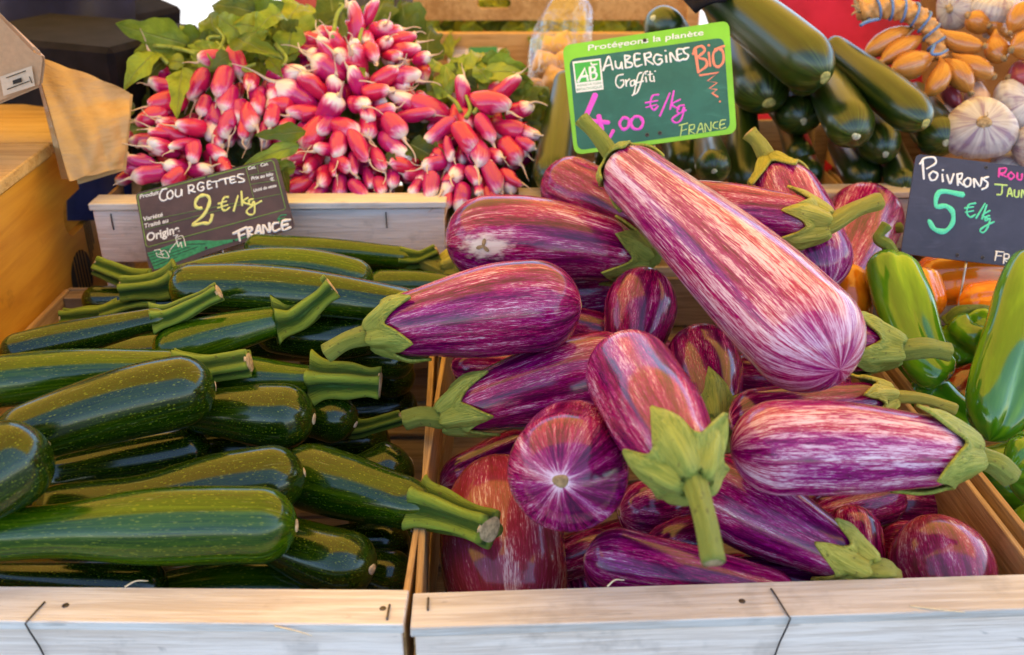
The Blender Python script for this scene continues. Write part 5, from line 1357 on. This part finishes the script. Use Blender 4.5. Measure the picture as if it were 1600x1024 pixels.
px_board('back_slat', 656, 1080, -75, 190, 1.80, MT['backwood'])
cd = thing('label_card', 'white and green paper label on the rear pine crate', 'label', at(740, 95, D=1.49))
c0 = np.array(cd.location)
wp = plain('white_card', (.74, .66, .68), .5, .3, .04, 200); gp = plain('green_card', (.04, .24, .10), .5, .3, .06, 200)
def card(x0, x1, y0, y1, m_, off, nm='card'):
    obj(nm, sheet(nm, [at(x0, y0, D=1.488), at(x1, y0 - 3, D=1.488), at(x1 + 2, y1 - 3, D=1.478), at(x0 + 2, y1, D=1.478)], 2, 2, lambda u, v: off, m_, c0), cd)
card(698, 786, 69, 98, wp, 0.0); card(732, 776, 67, 96, gp, .0012, 'green_panel')
for k in range(4): tube('print_line', [at(703, 75 + 4 * k, D=1.482), at(727, 74 + 4 * k, D=1.482)], .0006, plain('pale_print', (.5, .42, .5), .5) if k == 0 else bpy.data.materials['pale_print'], cd, 5, 3, c0)
sal = thing('salad_leaves', 'green salad leaves showing through the rear crate slats', 'salad', at(820, 60, D=1.62))
s0 = np.array(sal.location); rg = np.random.default_rng(17)
for k in range(90):
    x, y = rg.uniform(665, 1040), rg.uniform(-8, 62)
    d_ = rg.uniform(1.55, 1.72); a = rg.uniform(0, 6.28); ln = rg.uniform(25, 55)
    obj('leaf', leaf_mesh('leaf', at(x, y, D=d_), at(x + ln * math.cos(a), y + ln * .8 * math.sin(a), D=d_ + rg.uniform(-.03, .03)), rg.uniform(28, 50) * d_ / FPX, MT[('leaf_y', 'leaf', 'leaf_y', 'leaf_d')[k % 4]], s0, .3, .3, .2, k), sal)
for (x, y, dx, dy, w_) in ((690, 50, 10, 40, 30), (712, 52, -8, 26, 24), (838, 48, 2, 30, 30), (830, 52, 12, 22, 22), (672, 48, 5, 20, 22)):
    obj('leaf', leaf_mesh('leaf', at(x, y, D=1.50), at(x + dx, y + dy, D=1.465), w_ * 1.5 / FPX, MT['leaf_y'], s0, .2, .2, .15, int(x)), sal)

# clear plastic bag of onions
def mat_film():
    b = MB('clear_film')
    gl = b.node('ShaderNodeBsdfGlossy', {'Color': (1, 1, 1, 1), 'Roughness': .08}); tr = b.node('ShaderNodeBsdfTransparent', {'Color': (.96, .94, .92, 1)})
    fr_ = b.node('ShaderNodeLayerWeight', {'Blend': .25}); n = b.noise(b.objv(), 30, 3, .6, 1)
    bn = b.node('ShaderNodeBump', {'Height': n, 'Strength': .8, 'Distance': .01})
    b.t.links.new(bn.outputs[0], gl.inputs['Normal']); b.t.links.new(bn.outputs[0], fr_.inputs['Normal'])
    mx = b.node('ShaderNodeMixShader', {0: b.math('ADD', .05, b.math('MULTIPLY', fr_.outputs['Facing'], .45))})
    b.t.links.new(tr.outputs[0], mx.inputs[1]); b.t.links.new(gl.outputs[0], mx.inputs[2]); b.t.links.new(mx.outputs[0], b.out.inputs[0])
    return b.m
pb = thing('plastic_bag', 'clear plastic bag knotted at the top with yellow onions inside', 'plastic bag', at(875, 150, D=1.28))
p0 = np.array(pb.location)
P = curve_pts([at(868, 150, D=1.28), at(872, 100, D=1.28), at(880, 50, D=1.29), at(890, 10, D=1.30), at(893, -20, D=1.30), at(896, -60, D=1.30)], 34)
t = np.linspace(0, 1, 34); r = np.interp(t, [0, .08, .35, .6, .75, .85, 1], [.005, .034, .040, .028, .012, .008, .026])
fn = lambda t_, th: 1 + .08 * np.cos(5 * th + 6 * t_) + .10 * np.cos(9 * th - 5 * t_) * t_
V, F, pc = loft(P - p0, r, 44, fn, tt=t, caps=False)
obj('film', mesh_from('film', V, F, mat_film(), True, pc), pb)
MON = mat_bulb('onion_skin', (.58, .28, .06), (.72, .44, .15), (.6, .35, .15))
for k, (x, y, D_, W) in enumerate(((852, 104, 1.275, 44), (884, 98, 1.28, 44), (872, 128, 1.26, 46), (880, 70, 1.29, 36), (860, 76, 1.30, 34))):
    c = at(x, y, D=D_); q = np.array((.3, .1, 1.0)) if k % 2 else np.array((-.4, .2, .8)); q /= np.linalg.norm(q); Wm = W * D_ / FPX
    org = c.copy(); org[2] -= Wm / 2
    r_ = thing('onion', ('onion lowest left in the clear plastic bag', 'onion on the right side inside the clear plastic bag', 'frontmost onion at the bottom of the clear plastic bag', 'upper right onion in the clear plastic bag', 'upper left onion in the clear plastic bag')[k], 'onion', org, 'onions in the plastic bag')
    obj('bulb', shallot_mesh(c - q * Wm * .5, c + q * Wm * .62, Wm, org, 70 + k, MON), r_)
    root_tuft(r_, c - q * Wm * .5, -q, Wm * .08, org, k)
# ------------------------------------------------------------------ price signs
class Sign:
    """flat card standing in the crate; photo pixels of a zoomed view map onto its plane"""
    def __init__(s, label, corners, D, off, sc, tilt=.0):
        s.off, s.sc = off, sc
        px = [s.px(c) for c in corners]
        ctr = np.mean(px, 0)
        s.c = at(ctr[0], ctr[1], D=D)
        n = -CF * math.cos(tilt) + CU * math.sin(tilt); s.n = n / np.linalg.norm(n)
        s.x = CR - (CR @ s.n) * s.n; s.x /= np.linalg.norm(s.x); s.y = np.cross(s.n, s.x)
        s.root = thing('price_sign', label, 'price sign', s.c, 'hand-lettered price signs')
        M_ = Matrix((s.x.tolist(), s.y.tolist(), s.n.tolist())).transposed()
        s.root.rotation_euler = M_.to_euler()
        s.k = D / FPX / sc                      # metres per zoomed pixel
    def px(s, c): return (c[0] / s.sc + s.off[0], c[1] / s.sc + s.off[1])
    def uv(s, c):
        x, y = s.px(c)
        d = CF * FPX + CR * (x - 800) + CU * (512 - y)
        t = ((s.c - CAM) @ s.n) / (d @ s.n)
        q = CAM + d * t - s.c
        return np.array((q @ s.x, q @ s.y))
    def panel(s, pts, mat, z0, z1, rnd=0, name='panel', bev=.0004):
        P = [s.uv(p) for p in pts]
        if rnd:
            Q = []
            n = len(P)
            for i in range(n):
                a, b_, c = P[i - 1], P[i], P[(i + 1) % n]
                d1 = (a - b_) / np.linalg.norm(a - b_); d2 = (c - b_) / np.linalg.norm(c - b_)
                r = rnd * s.k
                s0, s1 = b_ + d1 * r, b_ + d2 * r
                for u in np.linspace(0, 1, 7): Q.append((1 - u) ** 2 * s0 + 2 * u * (1 - u) * b_ + u * u * s1)
            P = Q
        bm = bmesh.new()
        v = [bm.verts.new((p[0], p[1], z0)) for p in P]
        f = bm.faces.new(v)
        if z1 != z0:
            r = bmesh.ops.extrude_face_region(bm, geom=[f])
            for q in r['geom']:
                if isinstance(q, bmesh.types.BMVert): q.co.z = z1
        bmesh.ops.triangulate(bm, faces=[f_ for f_ in bm.faces if len(f_.verts) > 4])
        bmesh.ops.recalc_face_normals(bm, faces=bm.faces)
        me = bpy.data.meshes.new(name); bm.to_mesh(me); bm.free(); me.materials.append(mat)
        return obj(name, me, s.root)
    def strokes(s, lines, w_, mat, z=.0014, name='lettering', smooth=True, jit=.0):
        """pen strokes: flattened tubes; w_ is the pen width in zoomed pixels"""
        V, F, n0 = [], [], 0
        r = w_ * s.k / 2
        for li, L in enumerate(lines):
            P = np.array([s.uv(p) for p in L])
            if len(P) == 1: P = np.vstack([P, P + (.0006, .0002)])
            n = 3 if len(P) == 2 else 5 * len(P)
            Q = curve_pts(np.c_[P, np.zeros(len(P))], n) if smooth else np.c_[P, np.zeros(len(P))]
            T = np.gradient(Q, axis=0); T /= np.linalg.norm(T, axis=1)[:, None] + 1e-12
            N_ = np.stack([-T[:, 1], T[:, 0], np.zeros(len(Q))], 1)
            Q = np.vstack([Q[:1] - T[:1] * r * .8, Q[:1] - T[:1] * r * .4, Q, Q[-1:] + T[-1:] * r * .4, Q[-1:] + T[-1:] * r * .8]); N_ = np.vstack([N_[:1], N_[:1], N_, N_[-1:], N_[-1:]])
            m = len(Q); rr = np.full(m, r); rr[0] = rr[-1] = r * .25; rr[1] = rr[-2] = r * .8
            rr = rr * (1 + .14 * np.sin(np.arange(m) * .9 + li)) * (1 + .1 * np.sin(np.arange(m) * .37 + li * 2))
            zz = z + li * .000012
            prof = ((-1, -.0003), (-.8, .0001), (0, .00022), (.8, .0001), (1, -.0003))
            for i in range(m):
                for a, h in prof:
                    p = Q[i] + N_[i] * rr[i] * a; V.append((p[0], p[1], zz + h))
            for i in range(m - 1):
                for j in range(4):
                    a = n0 + i * 5 + j; F.append((a, a + 1, a + 6, a + 5))
            n0 += m * 5
        return obj(name, mesh_from(name, V, F, mat, True), s.root)
    def text(s, txt, a, b_, h, mat, z=.0013, bold=.0, name='printed_text', shear=0.0):
        """printed words from baseline point a to b_ (zoomed pixels), capital height h"""
        cu = bpy.data.curves.new('t', 'FONT'); cu.body = txt; cu.size = 1; cu.offset = bold; cu.shear = shear
        o_ = bpy.data.objects.new('t', cu); S.collection.objects.link(o_)
        dg = bpy.context.evaluated_depsgraph_get(); dg.update()
        me = bpy.data.meshes.new_from_object(o_.evaluated_get(dg)); bpy.data.objects.remove(o_)
        co = np.array([v.co[:] for v in me.vertices])
        A_, B_ = s.uv(a), s.uv(b_)
        ex = B_ - A_; Wd = np.linalg.norm(ex); ex /= Wd; ey = np.array((-ex[1], ex[0]))
        x0, x1 = co[:, 0].min(), co[:, 0].max()
        sx = Wd / (x1 - x0); sy = h * s.k / .72
        Q = A_ + np.outer((co[:, 0] - x0) * sx, ex) + np.outer(co[:, 1] * sy, ey)
        for v, q in zip(me.vertices, Q): v.co = (q[0], q[1], z)
        me.materials.clear(); me.materials.append(mat); me.name = name
        return obj(name, me, s.root)
    def hole(s, c, r=9):
        q = s.uv(c); R = r * s.k
        me = bpy.data.meshes.new('eyelet'); bm = bmesh.new()
        bmesh.ops.create_cone(bm, cap_ends=True, segments=14, radius1=R, radius2=R * .8, depth=.0006)
        bm.to_mesh(me); bm.free(); me.materials.append(MT['wire'])
        o_ = obj('eyelet', me, s.root, (q[0], q[1], .0013))
        bm = bmesh.new(); bmesh.ops.create_cone(bm, cap_ends=True, segments=12, radius1=R * .55, radius2=R * .5, depth=.0003)
        me = bpy.data.meshes.new('hole'); bm.to_mesh(me); bm.free(); me.materials.append(ink)
        obj('hole', me, o_, (0, 0, .0004))
    def pin(s, a, b_, dn=.05):
        p, q = s.uv(a), s.uv(b_)
        d = (q - p) / np.linalg.norm(q - p)
        e = q + d * dn
        V, F, pc = loft(curve_pts([(p[0], p[1], -.001), (q[0], q[1], -.002), (e[0], e[1], -.004)], 10), np.full(10, .0011), 8)
        obj('pin', mesh_from('pin', V, F, plain('steel_pin', (.42, .36, .3), .35, .5, .1, 100, metal=.9) if 'steel_pin' not in bpy.data.materials else bpy.data.materials['steel_pin'], True, pc), s.root)

def slate(name, a, c):
    b = MB(name); v = b.objv()
    n = b.noise(v, 30, 5, .65); sm = b.noise(b.vmul(v, (25, 90, 1)), 1, 4, .6, 1.0)
    col = b.mix(b.step(n, .3, .7), a, c)
    col = b.mix(b.math('MULTIPLY', b.step(sm, .52, .78), .35), col, [min(1, x * 1.7 + .03) for x in c])
    b.bump(n, .05, .0004)
    return b.done(col, .42, .45)
chalk = lambda nm, c: plain(nm, c, .75, .2, .1, 900)
C_WH, C_YE, C_MG, C_SA, C_MI, C_PK, C_LG = [chalk(n_, c_) for n_, c_ in (('white_chalk', (.82, .80, .78)), ('yellow_chalk', (.72, .70, .22)), ('magenta_chalk', (.72, .10, .62)), ('salmon_chalk', (.82, .26, .17)), ('mint_chalk', (.12, .68, .42)), ('pink_chalk', (.72, .08, .36)), ('lime_chalk', (.50, .68, .22)))]
P_WH = plain('white_print', (.78, .77, .74), .5, .3, .05, 300); P_GR = plain('green_print', (.16, .28, .06), .5, .3, .1, 300); P_HG = plain('hill_green', (.035, .26, .11), .5, .3, .2, 300)

# --- courgettes
s1 = Sign('brown price sign reading Courgettes 2 euro per kilo, pinned among the courgettes', [(60, 375), (1190, 85), (1335, 645), (175, 1000)], .985, (200, 230), 5.121, .12)
s1.panel([(60, 372), (1192, 82), (1338, 650), (900, 775), (640, 862), (400, 962), (178, 1010)], slate('brown_slate', (.050, .026, .024), (.085, .045, .040)), -.0008, .0010, 40)
G = s1
G.strokes([[(85, 385), (1150, 108), (1168, 125), (1262, 490), (1245, 505), (165, 802), (148, 790), (78, 400), (85, 385)]], 8, P_GR, .0012, 'border', False)
G.strokes([[(945, 168), (1012, 425)], [(1035, 150), (1048, 218)], [(965, 232), (1182, 188)], [(985, 300), (1195, 270)], [(122, 598), (1222, 318 + 60)], [(135, 665), (1000, 438)]], 4, P_GR, .0012, 'ruled_line')
G.text('Produit', (98, 416), (256, 378), 34, P_WH, bold=.02, shear=.2); G.text('Variété', (130, 594), (286, 556), 34, P_WH, bold=.02, shear=.2)
G.text('Traité au', (138, 650), (330, 602), 34, P_WH, bold=.02, shear=.2); G.text('Origine', (160, 757), (420, 682), 66, P_WH, bold=.03, shear=.15)
G.text('Cat.', (965, 186), (1026, 172), 26, P_WH, bold=.02, shear=.2); G.text('Cat.', (1066, 160), (1126, 146), 26, P_WH, bold=.02, shear=.2)
G.text('Prix au kilo', (990, 268), (1166, 228), 28, P_WH, bold=.02, shear=.2); G.text('€', (1142, 276), (1174, 268), 28, P_WH, bold=.02); G.text('Unité de vente', (1010, 362), (1192, 320), 26, P_WH, bold=.02, shear=.2)
G.panel([(158, 850), (300, 800), (420, 758), (560, 748), (700, 752), (860, 738), (1000, 706), (860, 756), (640, 818), (430, 905), (330, 950), (215, 982)], P_HG, .0011, .00125, 0, 'hill')
G.strokes([[(165, 862), (330, 815)], [(170, 885), (420, 800)], [(178, 910), (500, 800)], [(190, 935), (560, 800)], [(470, 780), (620, 775)], [(205, 958), (400, 880)]], 5, slate('hatch', (.02, .03, .025), (.03, .04, .03)), .00135, 'hatching')
G.strokes([[(215, 830), (255, 822), (270, 840)], [(230, 850), (245, 880), (320, 890), (330, 875), (300, 830), (262, 845)], [(270, 850), (285, 880)], [(245, 860), (290, 860)], [(335, 845), (345, 820), (400, 755)], [(365, 712), (400, 705), (385, 725)], [(385, 730), (405, 800)], [(395, 725), (440, 715), (465, 795)], [(410, 800), (425, 765), (435, 805)], [(400, 740), (425, 735)]], 7, P_WH, .0014, 'farmer_drawing')
G.strokes([[(1268, 545), (1225, 550), (1205, 578), (1225, 605), (1262, 598)], [(1198, 580), (1255, 570)]], 10, P_HG, .0012, 'euro_mark')
G.strokes([[(312, 335), (278, 345), (258, 385), (262, 420), (290, 432), (312, 420)], [(345, 350), (320, 370), (318, 405), (340, 418), (362, 395), (358, 360), (345, 350)], [(385, 345), (382, 385), (400, 400), (425, 385), (430, 340), (434, 390)], [(485, 312), (492, 375)], [(485, 315), (515, 306), (530, 325), (515, 345), (492, 350), (540, 362)],
           [(610, 292), (580, 287), (560, 312), (565, 345), (590, 352), (608, 340), (606, 320), (588, 325)], [(662, 275), (640, 281), (642, 335), (674, 328)], [(640, 308), (662, 302)], [(672, 283), (735, 272)], [(708, 278), (714, 325)], [(735, 265), (808, 250)], [(778, 258), (787, 300)], [(860, 238), (822, 246), (826, 290), (866, 281)], [(824, 268), (855, 260)], [(926, 220), (890, 222), (880, 240), (905, 252), (932, 264), (924, 280), (888, 285)]], 13, C_WH)
G.strokes([[(590, 492), (555, 488), (540, 455), (560, 410), (600, 388), (640, 395), (656, 430), (640, 490), (600, 555), (520, 625), (600, 612), (648, 612), (668, 580), (676, 545)]], 25, C_YE, .0014)
G.strokes([[(805, 402), (772, 408), (752, 450), (757, 500), (785, 510), (815, 486)], [(725, 457), (790, 436)], [(722, 490), (800, 466)], [(882, 393), (848, 515)], [(910, 358), (916, 470)], [(962, 408), (920, 440), (972, 462)], [(1002, 420), (976, 425), (970, 455), (990, 465), (1010, 442), (1016, 515), (1000, 543), (966, 540), (952, 515), (985, 482), (1070, 435)]], 16, C_YE, .0014)
G.strokes([[(845, 695), (950, 645)], [(885, 682), (898, 752)], [(890, 715), (935, 698)], [(955, 652), (968, 728)], [(955, 655), (990, 645), (990, 670), (962, 690), (1015, 715)], [(1020, 708), (1045, 630), (1068, 695)], [(1028, 682), (1060, 672)], [(1085, 692), (1085, 628), (1132, 680), (1132, 612)], [(1205, 608), (1168, 616), (1155, 650), (1175, 676), (1216, 660)], [(1300, 584), (1238, 600), (1243, 666), (1302, 645)], [(1240, 632), (1282, 620)]], 21, C_WH, .0014)
for q in ((630, 243), (628, 808), (850, 752)): G.hole(q, 12)
G.pin((752, 800), (775, 965), .06)

# --- aubergines
s2 = Sign('bright green bordered organic price sign reading Aubergines Graffiti, behind the pile', [(270, 245), (1155, 115), (1195, 710), (335, 825)], .985, (800, 0), 3.413, .10)
G = s2
lime = plain('lime_board', (.20, .54, .035), .4, .45, .12, 14); dg_ = slate('dark_green_board', (.010, .105, .080), (.016, .135, .105))
G.panel([(268, 246), (1156, 112), (1197, 712), (333, 828)], lime, -.0008, .0010, 48)
G.panel([(304, 318), (1128, 203), (1163, 690), (350, 805)], dg_, .0010, .00115, 42, 'board_field')
G.panel([(322, 332), (472, 315), (488, 480), (342, 498)], P_WH, .0011, .0013, 0, 'logo_square')
G.panel([(331, 342), (464, 326), (474, 430), (343, 446)], plain('logo_green', (.05, .42, .06), .45, .4, .05, 100), .0013, .00142, 0, 'logo_field')
G.strokes([[(352, 438), (388, 368), (404, 432)], [(366, 414), (402, 408)]], 14, P_WH, .0016, 'logo_letter', False)
G.strokes([[(414, 364), (420, 428)], [(414, 364), (436, 362), (442, 376), (434, 390), (418, 393)], [(418, 393), (444, 392), (450, 408), (442, 424), (420, 428)]], 12, P_WH, .0016, 'logo_letter', True)
G.strokes([[(420, 340), (428, 352), (452, 346)], [(424, 350), (440, 346)]], 8, P_WH, .0016, 'logo_leaf')
G.text('AGRICULTURE', (345, 466), (478, 450), 11, P_HG, .00145); G.text('BIOLOGIQUE', (346, 488), (482, 471), 13, P_HG, .00145)
G.text('Protégeons la planète', (405, 274), (1022, 190), 32, P_WH, .0013, bold=.012, shear=.1)
G.strokes([[(485, 380), (515, 305), (537, 375)], [(495, 357), (530, 347)], [(550, 330), (555, 362), (575, 365), (582, 335), (588, 370)], [(600, 300), (606, 365)], [(600, 300), (630, 305), (608, 330), (640, 342), (634, 360), (606, 365)], [(682, 290), (653, 295), (658, 355), (692, 348)], [(655, 325), (680, 318)], [(705, 290), (712, 350)], [(705, 292), (735, 285), (738, 305), (712, 318), (752, 346)],
           [(797, 300), (766, 296), (755, 325), (775, 348), (798, 336), (795, 318), (780, 322)], [(820, 300), (823, 335)], [(815, 275)], [(846, 335), (843, 285), (878, 328), (876, 275)], [(906, 265), (880, 270), (886, 325), (914, 318)], [(882, 297), (902, 290)], [(942, 257), (915, 265), (918, 285), (938, 297), (930, 318), (903, 322)]], 10, C_WH)
G.strokes([[(592, 400), (560, 410), (553, 450), (575, 472), (595, 450), (592, 430), (578, 433)], [(605, 430), (609, 465), (609, 442), (626, 425)], [(650, 430), (632, 440), (635, 462), (652, 452), (652, 430), (662, 460)], [(692, 390), (674, 400), (660, 450), (650, 500), (640, 512)], [(722, 383), (702, 395), (685, 450), (667, 495), (652, 506)], [(665, 445), (700, 436)], [(712, 415), (716, 440)], [(735, 385), (736, 432), (748, 436)], [(724, 402), (748, 398)], [(754, 410), (758, 438)], [(710, 398)], [(760, 384)]], 8, C_WH)
G.strokes([[(975, 262), (992, 385)], [(965, 292), (976, 262), (1010, 250), (1026, 275), (992, 310), (1030, 322), (1036, 355), (992, 390)], [(1048, 285), (1056, 355)], [(1046, 246)], [(1098, 262), (1072, 290), (1076, 345), (1100, 360), (1126, 330), (1122, 278), (1098, 262)], [(1080, 268), (1130, 250)]], 14, C_SA)
G.strokes([[(1000, 406), (1100, 390), (1040, 435), (1092, 445), (1050, 475), (1092, 481), (1066, 500), (1096, 520)], [(1106, 545)]], 10, C_SA, smooth=False)
G.strokes([[(444, 508), (395, 622), (430, 650), (512, 656)], [(462, 622), (480, 694)]], 26, C_MG, .0014, smooth=False)
G.strokes([[(540, 698), (520, 738)], [(592, 630), (573, 660), (590, 692), (618, 680), (622, 642), (598, 628)], [(652, 625), (634, 650), (645, 686), (680, 690), (698, 656), (680, 626), (652, 625)]], 16, C_MG, .0014)
G.strokes([[(780, 508), (748, 515), (736, 560), (755, 590), (778, 570)], [(710, 552), (775, 540)], [(715, 576), (770, 562)], [(840, 500), (788, 622)], [(862, 488), (842, 586)], [(896, 534), (852, 560), (890, 586)], [(916, 564), (890, 570), (880, 600), (900, 605), (918, 575), (902, 638), (875, 658), (852, 640), (880, 616), (926, 590)]], 10, C_MG, .0014)
G.strokes([[(890, 672), (936, 660)], [(905, 675), (897, 730)], [(900, 702), (930, 692)], [(945, 670), (942, 720)], [(945, 672), (970, 668), (968, 690), (945, 698), (974, 718)], [(985, 715), (1005, 660), (1020, 710)], [(990, 697), (1015, 688)], [(1030, 706), (1029, 662), (1056, 702), (1060, 654)], [(1096, 652), (1076, 660), (1072, 682), (1096, 690)], [(1138, 642), (1111, 649), (1109, 690), (1138, 682)], [(1110, 670), (1132, 663)]], 6, C_LG)
for q in ((720, 722), (788, 712), (707, 218)): G.hole(q, 12)
G.pin((760, 760), (765, 900), .08)

# --- peppers
s3 = Sign('dark slate price sign reading Poivrons 5 euro per kilo, at the right edge', [(450, 75), (1180, 158), (1150, 692), (365, 600)], .93, (1300, 220), 3.413, .10)
G = s3
G.panel([(448, 72), (1185, 158), (1150, 695), (364, 602)], slate('blue_black_slate', (.030, .032, .060), (.046, .047, .080)), -.0008, .0010, 30)
G.strokes([[(480, 105), (487, 206)], [(466, 126), (490, 96), (540, 92), (550, 122), (502, 152)], [(535, 165), (516, 186), (526, 212), (550, 208), (560, 180), (535, 165)], [(585, 182), (588, 220)], [(586, 160)], [(610, 185), (626, 230), (646, 180)], [(665, 180), (668, 240)], [(665, 182), (690, 178), (685, 205), (668, 212), (697, 240)], [(720, 200), (700, 220), (710, 246), (732, 240), (736, 210), (720, 200)], [(755, 250), (755, 205), (785, 246), (796, 200)], [(830, 195), (802, 206), (826, 226), (820, 250), (796, 262)]], 11, C_WH)
G.strokes([[(696, 290), (574, 274), (552, 350), (604, 350), (640, 382), (640, 440), (600, 484), (545, 474), (516, 430)]], 26, C_MI, .0014)
G.strokes([[(762, 335), (726, 345), (716, 386), (735, 410), (760, 396)], [(705, 362), (750, 355)], [(708, 384), (750, 376)], [(812, 338), (765, 415)], [(822, 345), (796, 420)], [(838, 375), (800, 400), (832, 420)], [(836, 402), (815, 410), (815, 430), (840, 418), (822, 472), (800, 492), (786, 480), (815, 456), (860, 435)]], 10, C_MI, .0014)
G.strokes([[(890, 150), (886, 195)], [(890, 152), (925, 150), (915, 175), (888, 178), (926, 195)], [(950, 170), (935, 190), (950, 208), (968, 190), (950, 170)], [(985, 175), (985, 205), (1006, 210), (1010, 180)], [(1062, 185), (1036, 190), (1034, 218), (1060, 222), (1062, 205), (1046, 206)], [(1108, 190), (1080, 190), (1080, 226), (1108, 228)], [(1080, 208), (1102, 208)]], 11, C_PK)
G.strokes([[(865, 235), (930, 240)], [(905, 240), (900, 286), (876, 290)], [(930, 300), (945, 255), (958, 300)], [(935, 286), (955, 286)], [(970, 265), (970, 298), (990, 300), (993, 268)], [(1006, 305), (1010, 265), (1032, 305), (1040, 266)], [(1084, 270), (1056, 270), (1056, 306), (1084, 308)], [(1056, 288), (1078, 288)]], 9, C_LG)
G.strokes([[(876, 592), (866, 640)], [(870, 592), (912, 596)], [(870, 616), (900, 616)], [(915, 605), (911, 656)], [(915, 605), (940, 610), (935, 630), (912, 633), (940, 656)], [(950, 656), (968, 610), (980, 660)], [(955, 641), (976, 643)], [(990, 660), (995, 616), (1022, 665), (1032, 620)], [(1076, 622), (1050, 630), (1048, 660), (1074, 664)], [(1118, 625), (1090, 628), (1088, 668), (1116, 672)], [(1089, 648), (1112, 650)]], 8, C_WH)
for q in ((820, 145), (667, 612), (802, 626)): G.hole(q, 11)
G.pin((719, 640), (685, 850), .05)
